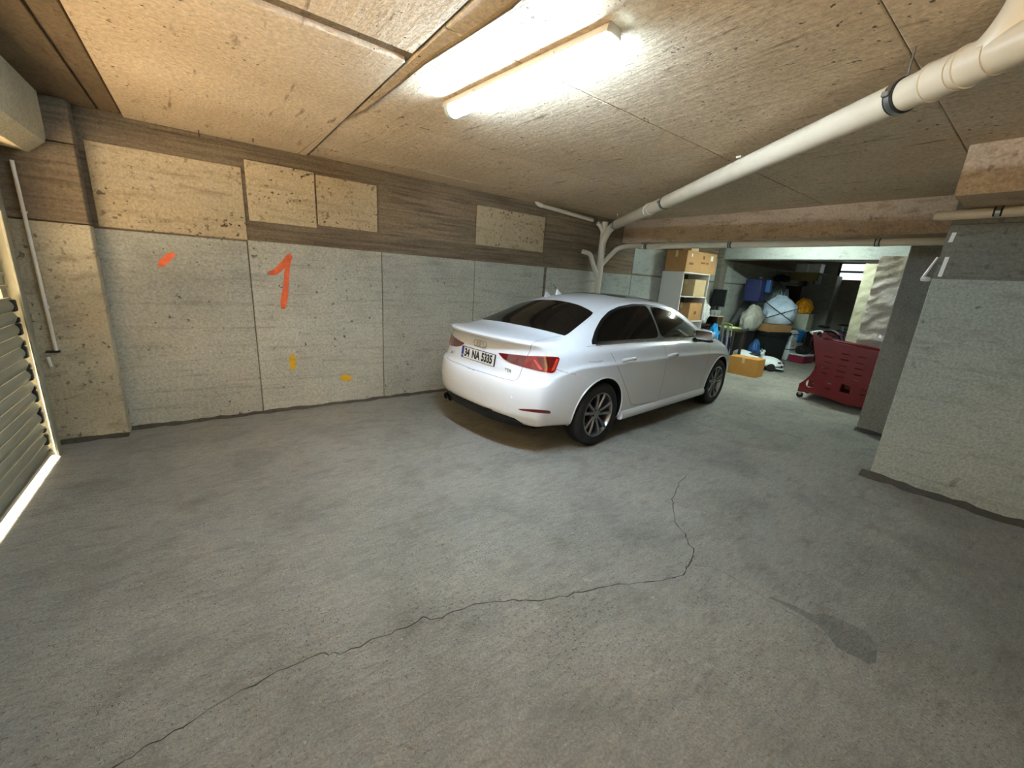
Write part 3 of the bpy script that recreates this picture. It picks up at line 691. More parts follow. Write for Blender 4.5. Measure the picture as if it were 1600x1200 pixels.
# --- panel gaps
TG = [(876, 525), (858, 528.5), (842, 532), (833, 536), (830, 540), (828.5, 548), (824.5, 555.5), (816, 575), (812, 587), (808, 593.5), (800, 594.8), (785, 591.5), (755, 582), (740, 577.5), (731, 575)]
strip('boot_gap', TG, 'cam', .0022, .0015, M['gap'], True, 3)
strip('door_gap', [(955, 552), (962, 566), (972, 590), (980, 612), (986, 633), (1000, 631.5), (1040, 624), (1098, 611)], 'cam', .0022, .0015, M['gap'], True, 4)
strip('door_gap', [(2.02, .965), (2.03, .8), (2.035, .5), (2.03, .3)], 'side-', .002, .0012, M['gap'], True)
strip('door_gap', [(3.12, .93), (3.16, .8), (3.12, .6), (3.05, .3)], 'side-', .002, .0012, M['gap'], True)
strip('bumper_gap', [(866, 576), (880, 581), (900, 585)], 'cam', .0015, .001, M['gap'], True, 3)
strip('fuel_flap_gap', [(917, 542), (922, 541), (932, 540.5), (939, 541)], 'cam', .0015, .001, M['gap'], False, 4)
strip('fuel_flap_gap', [(920, 565), (928, 565.5), (936, 565), (942, 563.5)], 'cam', .0015, .001, M['gap'], False, 4)
# --- wheel arches
for ax in (AX_R, AX_F):
    for s_ in (-1, 1):
        P_ = []
        for i in range(41):
            a = R(-12)+R(204)*i/40; x, z = ax+.357*math.cos(a), WR_+.012+.357*math.sin(a)
            h, n_ = shoot((x, -2, max(z, .23)), (0, 1, 0))
            if h is None: continue
            P_.append(Vector((x, s_*(-h.y+.001) if False else s_*abs(h.y), z)))
        tube('wheel_arch', P_, .008, M['paint'], CAR, 8)
# --- lower body
for s_ in (-1, 1):
    V = []; F = []
    seq = [1.31+(3.2-1.31)*i/16 for i in range(17)]
    pr2 = [(.84, .19), (.875, .195), (.892, .225), (.888, .262), (.868, .285), (.80, .28)]
    for i, x in enumerate(seq):
        V += [(x, s_*y, z) for y, z in pr2]
        if i:
            for k in range(5): q = (6*i-6+k, 6*i-5+k, 6*i+1+k, 6*i+k); F.append(q if s_ < 0 else q[::-1])
    F += [tuple(range(6)), tuple(range(6*16, 6*17))]
    mk('side_skirt', V, F, M['paint'], CAR, True, 40)
bm = bmesh.new()
dfv = []
for i, y in enumerate([-.66, -.58, -.5, -.25, 0, .25, .5, .58, .66]):
    f = (abs(y)/.66)**3; xx = .012+.17*f; top = .285 if abs(y) > .6 else (.335 if abs(y) > .52 else .37)
    dfv.append([bm.verts.new((xx-.004, y, top)), bm.verts.new((xx+.03, y, .27)), bm.verts.new((xx+.09, y, .235)), bm.verts.new((xx+.45, y, .22)), bm.verts.new((xx+.45, y, .30))])
for a, b in zip(dfv, dfv[1:]):
    for k in range(4): bm.faces.new((a[k], a[k+1], b[k+1], b[k]))
bmesh.ops.recalc_face_normals(bm, faces=bm.faces)
frombm('rear_diffuser', bm, M['trim'], CAR, True, 50)
patch('valance', [(-.62, .30), (-.54, .345), (-.3, .362), (0, .367), (.3, .362), (.54, .345), (.62, .30), (.60, .272), (-.60, .272)], 'rear', .008, M['trim'], cell=.03)
for y in (.37, .45):
    V, F = tubegeo([(.06, y, .285), (.2, y, .285)], .034, 20, cap=False); mk('exhaust_tip', V, F, M['chrome'], CAR, True)
    V, F = tubegeo([(.075, y, .285), (.19, y, .285)], .029, 20); mk('exhaust_bore', V, F, M['under'], CAR, True)
for y in (-.55, -.2, .2, .55):
    h, n_ = shoot((-1, y, .53), (1, 0, 0)); o = lathe('parking_sensor', [(0, .003), (.009, .002), (.011, -.002)], M['paint'], CAR, 16); o.location = h; o.rotation_euler = n_.to_track_quat('Z', 'Y').to_euler()
# --- handles
def handle(px):
    (a, na), (b, nb) = camhit(*px[0]), camhit(*px[1])
    m_ = (a+b)/2; n_ = (na+nb).normalized(); d = (b-a)
    out = []
    for s_ in (1, -1):
        pts = [a, a+n_*.022+d*.05, a+n_*.036+d*.2, m_+n_*.042, b+n_*.036-d*.2, b+n_*.022-d*.05, b]
        pts = [Vector((p.x, p.y*s_, p.z)) for p in pts]
        V, F = tubegeo(pts, [.012, .014, .014, .014, .014, .014, .012], 12)
        c_ = sum(pts, Vector())/7
        V = [Vector((v.x, v.y, c_.z+(v.z-c_.z)*1.15)) for v in V]
        mk('door_handle', V, F, M['paint'], CAR, True, 60)
    h, n_ = camhit((px[0][0]+px[1][0])/2, (px[0][1]+px[1][1])/2+2)
handle([(973, 563.5), (991, 561)]); handle([(1044, 556.5), (1057, 554.5)])
# --- mirrors
for s_ in (-1, 1):
    bm = bmesh.new(); bmesh.ops.create_uvsphere(bm, u_segments=24, v_segments=14, radius=1)
    for v in bm.verts:
        x, y, z = v.co
        xx = x*.085 if x > 0 else max(x*.085, -.045)
        v.co = (xx, y*.115*(1-.12*x), z*.068*(1+.15*y*-s_) - (.02 if z < -.3 else 0)*0)
    sh = frombm('mirror_shell', bm, M['paint'], CAR, True, 35); sh.location = (2.68, s_*.985, 1.02)
    box('mirror_glass', (-.05, -.095, -.035), (-.046, .095, .05), M['chrome'], sh, .001)
    tube('mirror_stalk', [(0, -s_*.04, -.045), (.02, -s_*.13, -.075)], [.04, .028], M['trim'], sh, 12)
    box('mirror_base', (-.05, -.09, -.075), (.05, .07, -.045), M['trim'], sh, .012, 2)
# --- boot lid: plate, rings, badges
def rear_frame(y, z):
    h, n_ = shoot((-1, y, z), (1, 0, 0)); return h, n_
h, n_ = rear_frame(0, .79); nr = Vector((-1, 0, .12)).normalized(); ur = Vector((.12, 0, 1)).normalized()
PM = Matrix((( 0, ur.x, nr.x, h.x), (-1, ur.y, nr.y, 0), (0, ur.z, nr.z, h.z), (0, 0, 0, 1)))
plate = box('number_plate', (-.26, -.056, 0), (.26, .056, .014), M['ink'], CAR, .004); plate.matrix_local = PM
box('plate_face', (-.255, -.051, .0142), (.255, .051, .0152), M['platew'], plate); box('plate_band', (-.255, -.051, .0153), (-.218, .051, .0157), M['plateb'], plate)
def text(name, body_, size, mat, parent, loc, sx=1, ext=.0006, bold=0, mw=None):
    cu = bpy.data.curves.new(name, 'FONT'); cu.body = body_; cu.size = size; cu.align_x = 'CENTER'; cu.align_y = 'CENTER'; cu.extrude = ext; cu.offset = bold
    to = bpy.data.objects.new(name, cu); COL.objects.link(to); m_ = evalmesh(to); bpy.data.objects.remove(to)
    m_.materials.clear(); m_.materials.append(mat)
    o = link(bpy.data.objects.new(name, m_), parent)
    if mw is not None: o.matrix_local = mw
    else: o.location = loc
    o.scale = (sx, 1, 1); return o
text('plate_text', '34', .105, M['ink'], plate, (-.163, -.002, .016), .78, bold=.0045)
text('plate_text', 'NA', .105, M['ink'], plate, (-.022, -.002, .016), .80, bold=.0045)
text('plate_text', '5335', .105, M['ink'], plate, (.148, -.002, .016), .78, bold=.0045)
text('plate_text', 'TR', .026, M['platew'], plate, (-.236, -.034, .016))
h2, n2 = rear_frame(0, .905)
em = empty('badge_rings'); em.parent = CAR
em.matrix_local = Matrix(((0, ur.x, nr.x, h2.x-.004), (-1, 0, 0, 0), (0, ur.z, nr.z, h2.z), (0, 0, 0, 1)))
for k in range(4):
    tube('ring', arc(((k-1.5)*.043, 0, .004), .031, 0, 2*math.pi*35/36, 35, 'xy'), .0042, M['chrome'], em, 8, True)
def badge(t, y, z, size, sx=1.25):
    hh, nn_ = rear_frame(y, z); mw = Matrix(((0, ur.x, nr.x, hh.x-.003), (-1, 0, 0, y), (0, ur.z, nr.z, hh.z), (0, 0, 0, 1)))
    em_ = empty('badge'); em_.parent = CAR; em_.matrix_local = mw
    text('badge_text', t, size, M['chrome'], em_, (0, 0, 0), sx, .003, 0)
badge('A3', .47, .735, .052); badge('TDI', -.42, .735, .042)
# --- roof fins
for x, y in ((1.34, .33), (1.5, .31)):
    bm = bmesh.new(); z0 = shoot((x, y, 3), (0, 0, -1))[0].z
    vv = [bm.verts.new((x+a, y+b, z0+c)) for a, b, c in [(-.035, -.018, -.01), (-.035, .018, -.01), (.07, -.012, -.01), (.07, .012, -.01), (-.03, 0, .062), (0, 0, .05)]]
    for f in ((0, 1, 4), (0, 4, 5, 2), (1, 3, 5, 4), (2, 5, 3), (0, 2, 3, 1)): bm.faces.new([vv[i] for i in f])
    bmesh.ops.recalc_face_normals(bm, faces=bm.faces); frombm('roof_fin', bm, M['paint'], CAR)
# --- wheels
tyre_prof = [(.205, -.085), (.225, -.098), (.262, -.104), (.292, -.098), (.309, -.082), (.3155, -.05), (.316, 0), (.3155, .05), (.309, .082), (.292, .098), (.262, .104), (.225, .098), (.205, .085)]
def wheel(ax, s_):
    t = lathe('wheel', tyre_prof, M['rubber'], CAR, 56, 'Y', True, 60); t.location = (ax, s_*.772, WR_)
    t.rotation_euler = (0, R(8), 0 if s_ < 0 else math.pi)
    lathe('rim', [(.222, -.092), (.216, -.098), (.207, -.094), (.200, -.08), (.192, -.03), (.188, .05), (.205, .085)], M['alloy'], t, 48, 'Y')
    lathe('brake_disc', [(0, -.02), (.15, -.02), (.15, .0), (0, .0)], M['under'], t, 32, 'Y')
    lathe('hub_cap', [(0, -.082), (.024, -.081), (.031, -.077), (.05, -.072), (.062, -.062), (.066, -.03)], M['alloy'], t, 32, 'Y')
    V0 = []
    prof = [(.05, -.068, .016), (.09, -.078, .013), (.14, -.086, .0125), (.185, -.09, .015), (.206, -.09, .020)]
    for r_, y, hw in prof: V0 += [(-hw, y+.006, r_), (-hw*.45, y-.004, r_), (hw*.45, y-.004, r_), (hw, y+.006, r_), (hw*.8, y+.035, r_), (-hw*.8, y+.035, r_)]
    F0 = [(6*i+k, 6*i+(k+1) % 6, 6*i+6+(k+1) % 6, 6*i+6+k) for i in range(4) for k in range(6)]
    first = None
    for q in range(10):
        a = 2*math.pi*(q//2)/5+(R(14.5) if q % 2 else -R(14.5))
        if first is None: first = sp_ = mk('spoke', V0, F0, M['alloy'], t, True, 40)
        else: sp_ = copyto(first, t)
        sp_.rotation_euler = (0, a, 0)
    for q in range(5):
        a = 2*math.pi*q/5+R(36); o = lathe('wheel_bolt', [(0, -.076), (.008, -.075), (.009, -.06)], M['under'], t, 10, 'Y'); o.location = (.047*math.sin(a), 0, .047*math.cos(a))
    return t
for ax in (AX_R, AX_F):
    for s_ in (-1, 1): wheel(ax, s_)
# ================================================================== STORED THINGS IN THE REAR BAYS
M['card'] = plain('brown_cardboard', (176, 136, 88), .85, var=.08, scale=6, bump=.05)
M['card_t'] = plain('tan_cardboard', (200, 146, 70), .85, var=.06, scale=6, bump=.05)
M['card_d'] = plain('dark_brown_cardboard', (122, 80, 52), .85, var=.08, scale=6)
M['card_p'] = plain('pale_cardboard', (190, 168, 128), .85, var=.06, scale=6)
M['tape'] = plain('packing_tape', (214, 200, 164), .25, var=.05)
M['white_mel'] = plain('white_melamine', (214, 212, 204), .45, var=.03)
M['dark_in'] = plain('cupboard_back_brown', (120, 96, 68), .7)
M['wplastic'] = plain('white_plastic', (222, 230, 232), .4, var=.05)
M['sheet'] = plain('crumpled_clear_film', (182, 176, 162), .16, var=.15, scale=5, bump=.9, bscale=9, coat=.5)
M['board_g'] = plain('greenish_wrapped_board', (158, 156, 134), .3, var=.12, scale=5, bump=.6, bscale=8)
M['redp'] = plain('red_trolley_plastic', (118, 6, 18), .34, var=.08, scale=3)
M['redk'] = plain('dark_red_plastic', (110, 30, 46), .4)
M['maroon'] = plain('maroon_plastic', (132, 38, 62), .4)
M['blue'] = plain('bright_blue_plastic', (24, 122, 206), .3, bump=.6, bscale=14)
M['cyan'] = plain('light_blue_bag', (40, 150, 214), .3, bump=.6, bscale=14)
M['navy'] = plain('navy_fabric', (24, 34, 76), .8, bump=.3)
M['bluebox'] = plain('blue_panel', (22, 74, 128), .5)
M['blackbag'] = plain('black_bin_liner', (20, 20, 26), .2, bump=.8, bscale=16)
M['wbag'] = plain('white_carrier_bag', (226, 230, 228), .3, bump=.8, bscale=12, var=.1)
M['woven'] = plain('pale_blue_woven_sack', (206, 228, 246), .4, bump=.5, bscale=10, var=.12, scale=3)
M['greybag'] = plain('grey_quilted_fabric', (128, 138, 144), .8, bump=.4, bscale=10)
M['sack'] = plain('pale_grey_sack', (172, 174, 160), .8, bump=.5, bscale=8, var=.15, scale=4)
M['tarp'] = plain('dark_grey_carpet', (84, 86, 82), .9, bump=.5, bscale=20)
M['orangeb'] = plain('orange_yellow_bag', (240, 150, 20), .35, var=.5, scale=12, bump=.5, bscale=12)
M['beige'] = plain('beige_plastic', (200, 208, 184), .45)
M['lime'] = plain('lime_green_plastic', (170, 190, 70), .35, var=.25, scale=10)
M['olive'] = plain('olive_board', (128, 118, 72), .7)
M['darkbin'] = plain('charcoal_bin_plastic', (34, 38, 38), .55, var=.1)
M['strap'] = plain('black_strap', (20, 22, 26), .7)
M['bikepurple'] = plain('purple_bike_paint', (62, 54, 140), .3, coat=.5)
M['bikered'] = plain('red_bike_paint', (140, 34, 48), .3, coat=.5)
M['screen'] = plain('dark_screen', (12, 16, 18), .12)
M['glasst'] = plain('clear_glassware', (220, 232, 232), .08, trans=.7)
M['greystrap'] = plain('grey_webbing', (150, 156, 158), .7)
M['film'] = plain('white_print', (232, 232, 228), .6)

def carton(label, loc, size, rz, mat='card', tape=True, flaps=False, labelpatch=None):
    w_, d_, h_ = size
    b = box('cardboard_box', (-w_/2, -d_/2, 0), (w_/2, d_/2, h_), M[mat], None, .006, 2); b.location = loc; b.rotation_euler = (0, 0, rz); tag(b, label, 'box')
    if tape:
        box('tape', (-w_/2-.001, -.025, h_-.001), (w_/2+.001, .025, h_+.0015), M['tape'], b)
        for s_ in (-1, 1): box('tape', (s_*(w_/2+.0008)-.001, -.025, h_*.7), (s_*(w_/2+.0008)+.001, .025, h_), M['tape'], b)
    box('flap', (-w_/2+.004, -d_/2+.004, h_), (w_/2-.004, -.004, h_+.003), M[mat], b); box('flap', (-w_/2+.004, .004, h_), (w_/2-.004, d_/2-.004, h_+.003), M[mat], b)
    if labelpatch:
        for (x0, x1, z0, z1, mt) in labelpatch: box('print', (x0, -d_/2-.002, z0), (x1, -d_/2+.001, z1), M[mt], b)
    return b
def sack(name, label, cat, loc, r, mat, seed=0, crump=.18, top=.35, rz=0, handles=False, sq=2.4, lean=(0, 0), freq=2.2):
    """crumpled soft bag: flat base, gathered top"""
    o = empty(name, loc, rz); tag(o, label, cat)
    bm = bmesh.new(); bmesh.ops.create_uvsphere(bm, u_segments=56, v_segments=34, radius=1)
    for v in bm.verts:
        d = v.co.normalized(); k = (abs(d.x)**sq+abs(d.y)**sq+abs(d.z)**sq)**(-1/sq); p = d*k
        n1 = noise.fractal(p*freq+Vector((seed*3.1, seed, 0)), 1, 2, 4); n2 = 1-abs(noise.noise(p*freq*1.6+Vector((0, seed*2.3, 5))))*2.4-abs(noise.noise(p*freq*3.5+Vector((3, 1, seed))))*1.2
        p = p*(1+crump*n1+crump*.6*n2)
        t = (p.z+1)/2
        if t > .6: f = 1-(1-top)*((t-.6)/.4)**1.3; p.x *= f; p.y *= f
        z = max(0, (p.z+.9)*r[2]); v.co = (p.x*r[0]+lean[0]*t, p.y*r[1]+lean[1]*t, z)
    zm = max(v.co.z for v in bm.verts)
    frombm('bag_body', bm, M[mat], o, True)
    if handles:
        for s_ in (-1, 1):
            pts = [Vector((lean[0]+s_*r[0]*.2-.05, lean[1], zm-.06))+Vector((.10*t, .02*s_, .20*math.sin(math.pi*t))) for t in [i/8 for i in range(9)]]
            V = []; F = []
            for i, p in enumerate(pts):
                V += [p+Vector((0, .018, 0)), p-Vector((0, .018, 0)), p+Vector((.004, -.018, .004)), p+Vector((.004, .018, .004))]
                if i:
                    for k in range(4): F.append((4*i-4+k, 4*i-4+(k+1) % 4, 4*i+(k+1) % 4, 4*i+k))
            mk('bag_handle', V, F, M[mat], o, True)
    return o

# --- white cupboard with cartons inside
CX0, CX1, CY0, CY1, CZ = 6.98, 7.90, 4.22, 4.665, 1.83
cb = empty('cupboard', (CX0, CY0, 0)); tag(cb, 'tall open white cupboard with cartons on its shelves beyond the car', 'cupboard')
L_, D_ = CX1-CX0, CY1-CY0
box('side_panel', (0, 0, 0), (.022, D_, CZ), M['white_mel'], cb, .002); box('side_panel', (L_-.022, 0, 0), (L_, D_, CZ), M['white_mel'], cb, .002)
box('top_panel', (.022, 0, CZ-.022), (L_-.022, D_, CZ), M['white_mel'], cb, .002); box('back_panel', (.022, D_-.008, .05), (L_-.022, D_, CZ-.022), M['dark_in'], cb)
SH = (.45, .92, 1.38)
for z in SH: box('shelf', (.022, .01, z), (L_-.022, D_-.01, z+.02), M['white_mel'], cb, .002)
box('plinth', (.022, .02, 0), (L_-.022, .04, .07), M['white_mel'], cb)
carton('pale carton on the upper shelf of the white cupboard', (7.66, 4.43, 1.401), (.40, .36, .31), 0, 'card_p')
carton('brown carton on the middle shelf of the white cupboard', (7.64, 4.43, .941), (.44, .36, .33), 0, 'card', labelpatch=[(-.04, .04, .12, .18, 'card_d')])
cbx = carton('large printed carton lying on top of the white cupboard', (7.50, 4.42, CZ+.001), (1.04, .42, .37), 0, 'card', labelpatch=[(.30, .38, .24, .33, 'film'), (-.42, -.28, .13, .17, 'card_d'), (-.02, .12, .17, .20, 'card_d'), (.02, .08, .25, .31, 'card_d'), (.16, .24, .17, .20, 'card_d'), (-.38, -.34, .27, .32, 'film')])
carton('small pale box on top of the large printed carton', (7.3, 4.35, CZ+.376), (.30, .16, .10), .1, 'card_p', tape=False)

# --- side table with monitor, lime tray, crate
tb = empty('side_table', (8.70, 4.2, 0)); tag(tb, 'dark low table crowded with household things by the left wall', 'table')
M['wood'] = plain('dark_wood', (58, 44, 36), .6, var=.2, scale=5)
box('table_top', (-.25, -.40, .74), (.24, .40, .77), M['wood'], tb, .005)
for x in (-.24, .19):
    for y in (-.39, .34): box('leg', (x, y, 0), (x+.045, y+.045, .74), M['wood'], tb, .003)
tr = empty('plastic_tray', (8.67, 4.0, .771)); tag(tr, 'lime green plastic tray on the dark low table', 'tray')
lathe('tray_dish', [(0, 0), (.17, 0), (.2, .02), (.215, .05), (.205, .052), (.19, .026), (.16, .01), (0, .01)], M['lime'], tr, 28); tube('tray_rim', arc((0, 0, .052), .21, 0, 2*math.pi*39/40, 39, 'xy'), .008, M['beige'], tr, 8, True)
cr = empty('crate', (8.62, 4.34, .771)); tag(cr, 'dark open crate on the low table holding glassware', 'crate')
for lo, hi in (((-.11, -.12, 0), (.11, .12, .012)), ((-.11, -.12, 0), (-.098, .12, .05)), ((.098, -.12, 0), (.11, .12, .24)), ((-.11, .108, 0), (.11, .12, .24)), ((-.11, -.12, .0), (.11, -.108, .24))): box('crate_side', lo, hi, M['wood'], cr, .002)
box('crate_top', (-.115, -.125, .24), (.115, .125, .256), M['card_p'], cr, .002)
for i in range(6):
    g = lathe('drinking_glass', [(0, 0), (.026, 0), (.03, .11), (.027, .11), (.023, .006), (0, .006)], M['glasst'], None, 16); g.location = (8.55+.07*(i % 3), 4.29+.1*(i//3), 1.0275)
    tag(g, 'clear drinking glass standing on the dark crate', 'glass', 'glasses on the crate')
mo = empty('monitor', (9.28, 4.40, 0), R(-20)); mo.location.z = 0
tag(mo, 'black flat screen leaning by the dark wall pilaster', 'monitor')
st = box('shelf_stand', (9.12, 4.38, 0), (9.34, 4.41, .0), M['wood'])
bpy.data.objects.remove(st)
mo.location = (8.86, 4.54, .771); mo.rotation_euler = (0, 0, R(0))
box('screen_case', (-.03, -.24, .44), (.01, .05, .80), M['blackp'], mo, .006, 2); box('screen', (-.033, -.225, .47), (-.029, .035, .785), M['screen'], mo); box('stand_neck', (-.02, -.12, .02), (0, -.07, .46), M['blackp'], mo, .003); box('stand_foot', (-.09, -.2, 0), (.07, .02, .02), M['blackp'], mo, .006)
sack('carrier_bag', 'crumpled white carrier bag slumped beside the cupboard', 'bag', (8.25, 4.47, .86), (.17, .15, .27), 'wbag', 3, .2, .4)
pd = empty('stool', (8.25, 4.47, 0)); tag(pd, 'low wooden stool under the white carrier bag', 'stool'); box('seat', (-.18, -.17, .82), (.18, .17, .85), M['wood'], pd, .004)
for x in (-.16, .12):
    for y in (-.15, .11): box('leg', (x, y, 0), (x+.04, y+.04, .82), M['wood'], pd, .003)
sack('carrier_bag', 'bright blue carrier bag stuffed full in front of the low table', 'bag', (8.27, 4.12, .0), (.13, .12, .44), 'cyan', 5, .2, .8)

# --- folded pushchair
ps = empty('pushchair', (8.16, 3.82, 0)); tag(ps, 'folded pushchair with grey webbing straps and thin frame', 'pushchair')
for s_ in (-1, 1):
    tube('frame_tube', [(0, s_*.13, .06), (.02, s_*.12, .5), (-.05, s_*.10, .92)], .010, M['greystrap'], ps, 8)
    tube('frame_tube', [(.18, s_*.13, .06), (.02, s_*.13, .45), (-.03, s_*.12, .7)], .009, M['blackp'], ps, 8)
    for x in (0, .18):
        o = lathe('wheel', [(.012, -.015), (.05, -.016), (.06, -.01), (.06, .01), (.05, .016), (.012, .015)], M['rubber'], ps, 18, 'Y'); o.location = (x, s_*.15, .06)
tube('push_bar', [(-.05, -.10, .92), (-.07, 0, .94), (-.05, .10, .92)], .012, M['lime'], ps, 8)
for y in (-.05, .05):
    V = []; F = []
    for i in range(12):
        t = i/11; x, z = -.06+.10*math.sin(t*2.5)*.6, .9-.62*t; V += [(x-.03, y-.022, z), (x-.03, y+.022, z), (x-.024, y+.022, z), (x-.024, y-.022, z)]
        if i:
            for k in range(4): F.append((4*i-4+k, 4*i-4+(k+1) % 4, 4*i+(k+1) % 4, 4*i+k))
    mk('strap', V, F, M['greystrap'], ps, True)
bm = bmesh.new(); bmbox(bm, (.0, -.11, .22), (.05, .11, .68), .02, 3); frombm('seat_fabric', bm, M['navy'], ps, True, 40)
sack('bin_bag', 'glossy black bin liner bag between the car and the tan carton', 'bag', (7.88, 3.72, 0), (.15, .13, .20), 'blackbag', 8, .25, .4)

# --- tan carton and toy car
carton('tan carton on the floor in front of the toy car', (8.27, 3.38, 0), (.34, .52, .335), R(2), 'card_t')
tc_ = empty('toy_car', (9.31, 3.62, 0), R(-72)); tc_.scale = (.95, .95, .95); tag(tc_, 'white childs ride-on toy car behind the tan carton', 'toy car')
TX = [-.48, -.40, -.22, -.02, .18, .34, .46, .52]
TW = [.16, .21, .235, .235, .24, .235, .2, .13]; TB = [.10, .08, .07, .07, .07, .07, .08, .10]; TT = [.30, .36, .35, .27, .285, .27, .21, .15]
V = []; F = []
for x, wd_, zb, zt in zip(TX, TW, TB, TT):
    V += [(x, -wd_*.8, zb), (x, -wd_, zb+.05), (x, -wd_*.97, (zb+zt)/2+.03), (x, -wd_*.78, zt-.01), (x, -wd_*.35, zt+.012), (x, wd_*.35, zt+.012), (x, wd_*.78, zt-.01), (x, wd_*.97, (zb+zt)/2+.03), (x, wd_, zb+.05), (x, wd_*.8, zb)]
n = 10
for i in range(len(TX)-1):
    for k in range(n): F.append((i*n+k, i*n+(k+1) % n, i*n+n+(k+1) % n, i*n+n+k))
F += [tuple(range(n)), tuple(range((len(TX)-1)*n, len(TX)*n))[::-1]]
tcb = mk('toy_body', V, F, M['wplastic'], tc_, True); m_ = tcb.modifiers.new('s', 'SUBSURF'); m_.levels = 2; m_.render_levels = 2
box('cockpit', (-.2, -.16, .27), (.06, .16, .325), M['blackp'], tc_, .03, 3)
box('windscreen_frame', (.05, -.17, .30), (.07, .17, .40), M['screen'], tc_, .006)
for s_ in (-1, 1):
    tube('windscreen_post', [(.12, s_*.17, .29), (.04, s_*.16, .42)], .010, M['wplastic'], tc_, 8)
    bm = bmesh.new(); bmesh.ops.create_uvsphere(bm, u_segments=14, v_segments=8, radius=.035); o = frombm('mirror', bm, M['wplastic'], tc_, True); o.location = (.09, s_*.25, .36)
    box('headlamp', (.40, s_*.15-.045, .185), (.47, s_*.15+.045, .215), M['blackp'], tc_, .01, 2)
    box('intake', (.47, s_*.13-.05, .10), (.515, s_*.13+.05, .145), M['blackp'], tc_, .008, 2)
    for x in (-.3, .3):
        o = lathe('wheel', [(0, -.03), (.07, -.035), (.085, -.025), (.085, .025), (.07, .035), (0, .03)], M['rubber'], tc_, 24, 'Y'); o.location = (x, s_*.2, .085)
V = [(.525, -.05, .20), (.525, .05, .20), (.54, .02, .10), (.54, -.02, .10), (.46, -.05, .20), (.46, .05, .20), (.46, .02, .10), (.46, -.02, .10)]
mk('grille', V, [(0, 1, 2, 3), (4, 7, 6, 5), (0, 4, 5, 1), (2, 6, 7, 3), (0, 3, 7, 4), (1, 5, 6, 2)], M['blackp'], tc_)
box('front_lip', (.40, -.19, .06), (.535, .19, .085), M['wplastic'], tc_, .01, 2)

# --- dark bin with carton, blue bag
bn = empty('storage_bin', (10.85, 4.1, 0), R(-18)); tag(bn, 'tall charcoal plastic bin with a carton laid on top', 'bin')
V = []; F = []
for z, a, b in ((0, .30, .24), (.02, .31, .25), (.60, .345, .285), (.60, .375, .31), (.66, .375, .31)):
    V += [(-a, -b, z), (a, -b, z), (a, b, z), (-a, b, z)]
for i in range(4):
    for k in range(4): F.append((4*i+k, 4*i+(k+1) % 4, 4*i+4+(k+1) % 4, 4*i+4+k))
F += [(3, 2, 1, 0)]
mk('bin_body', V, F, M['darkbin'], bn); box('bin_lid', (-.385, -.32, .66), (.385, .32, .69), M['darkbin'], bn, .01, 2)
for y in (-.325, .305): box('bin_handle', (-.1, y, .56), (.1, y+.02, .60), M['darkbin'], bn, .005)
carton('shallow brown carton on the charcoal bin', (10.83, 4.1, .691), (.74, .58, .17), R(-18), 'card', tape=True)
sack('carrier_bag', 'dark blue bag on the floor left of the charcoal bin', 'bag', (9.78, 3.90, 0), (.12, .12, .28), 'bluebox', 14, .15, .6)
# --- pile along the left wall
cab2 = empty('chest', (11.05, 4.42, 0)); tag(cab2, 'low dark chest carrying the pile of sacks by the wall', 'chest'); cab2.location = (11.76, 4.42, 0)
box('chest_body', (-.38, -.21, 0), (.38, .24, .80), M['wood'], cab2, .006); box('chest_lid', (-.39, -.22, .80), (.39, .25, .83), M['wood'], cab2, .006)
rc = empty('rolled_carpet', (10.35, 4.46, 0)); tag(rc, 'dark grey rolled carpet leaning on the left wall', 'carpet')
tube('roll', [(-.5, .06, .78), (-.2, .07, 1.05), (.15, .05, 1.5), (.35, .03, 1.86)], [.07, .085, .09, .085], M['tarp'], rc, 18); tube('roll_foot', [(-.5, .06, .78), (-.62, .05, .3), (-.66, .02, .01)], [.07, .075, .075], M['tarp'], rc, 18)
sack('cloth_sack', 'pale grey cloth sack slumped on the dark plastic crate', 'sack', (9.95, 4.18, .70), (.36, .18, .30), 'sack', 21, .18, .6, 0, False, 2.2, (.05, 0))
st2 = empty('plastic_crate', (9.93, 4.26, 0)); tag(st2, 'dark plastic crate under the pale grey sack', 'crate'); box('crate_body', (-.2, -.15, 0), (.22, .15, .69), M['darkbin'], st2, .01, 2); box('crate_rim', (-.21, -.16, .64), (.23, .16, .69), M['darkbin'], st2, .008)
nb = empty('blue_case', (10.08, 4.20, 1.345), R(8)); tag(nb, 'navy and blue case on top of the pale grey sack', 'case')
box('case_body', (-.24, -.12, 0), (.2, .24, .50), M['navy'], nb, .05, 3); box('case_front', (.02, -.21, .22), (.2, -.11, .50), M['bluebox'], nb, .02, 2); tube('case_handle', bez((-.08, 0, .52), (0, 0, .6), (.08, 0, .52), 6), .012, M['greystrap'], nb, 8)
q = sack('quilted_bag', 'grey quilted bag standing on the dark chest', 'bag', (11.72, 4.38, .831), (.26, .19, .50), 'greybag', 31, .12, .7, 0, False, 2.6)
sack('cloth_bundle', 'black cloth bundle on top of the grey quilted bag', 'bundle', (11.72, 4.4, 1.86), (.2, .16, .09), 'strap', 33, .15, .8)
ws = sack('woven_sack', 'large pale blue carrier sack tied with crossed black straps', 'sack', (10.98, 4.02, .868), (.34, .26, .34), 'woven', 37, .12, .45, R(-68), True, 3)
for a, b in (((-.36, -.27, .52), (.34, -.27, .05)), ((-.34, -.27, .08), (.36, -.27, .40))):
    tube('strap', [a, [(a[k]+b[k])/2-(.045 if k == 1 else 0) for k in range(3)], b], .008, M['strap'], ws, 6)
sack('carrier_bag', 'shiny orange and yellow patterned bag on the beige container', 'bag', (12.40, 4.0, 1.111), (.22, .18, .19), 'orangeb', 41, .18, .7)
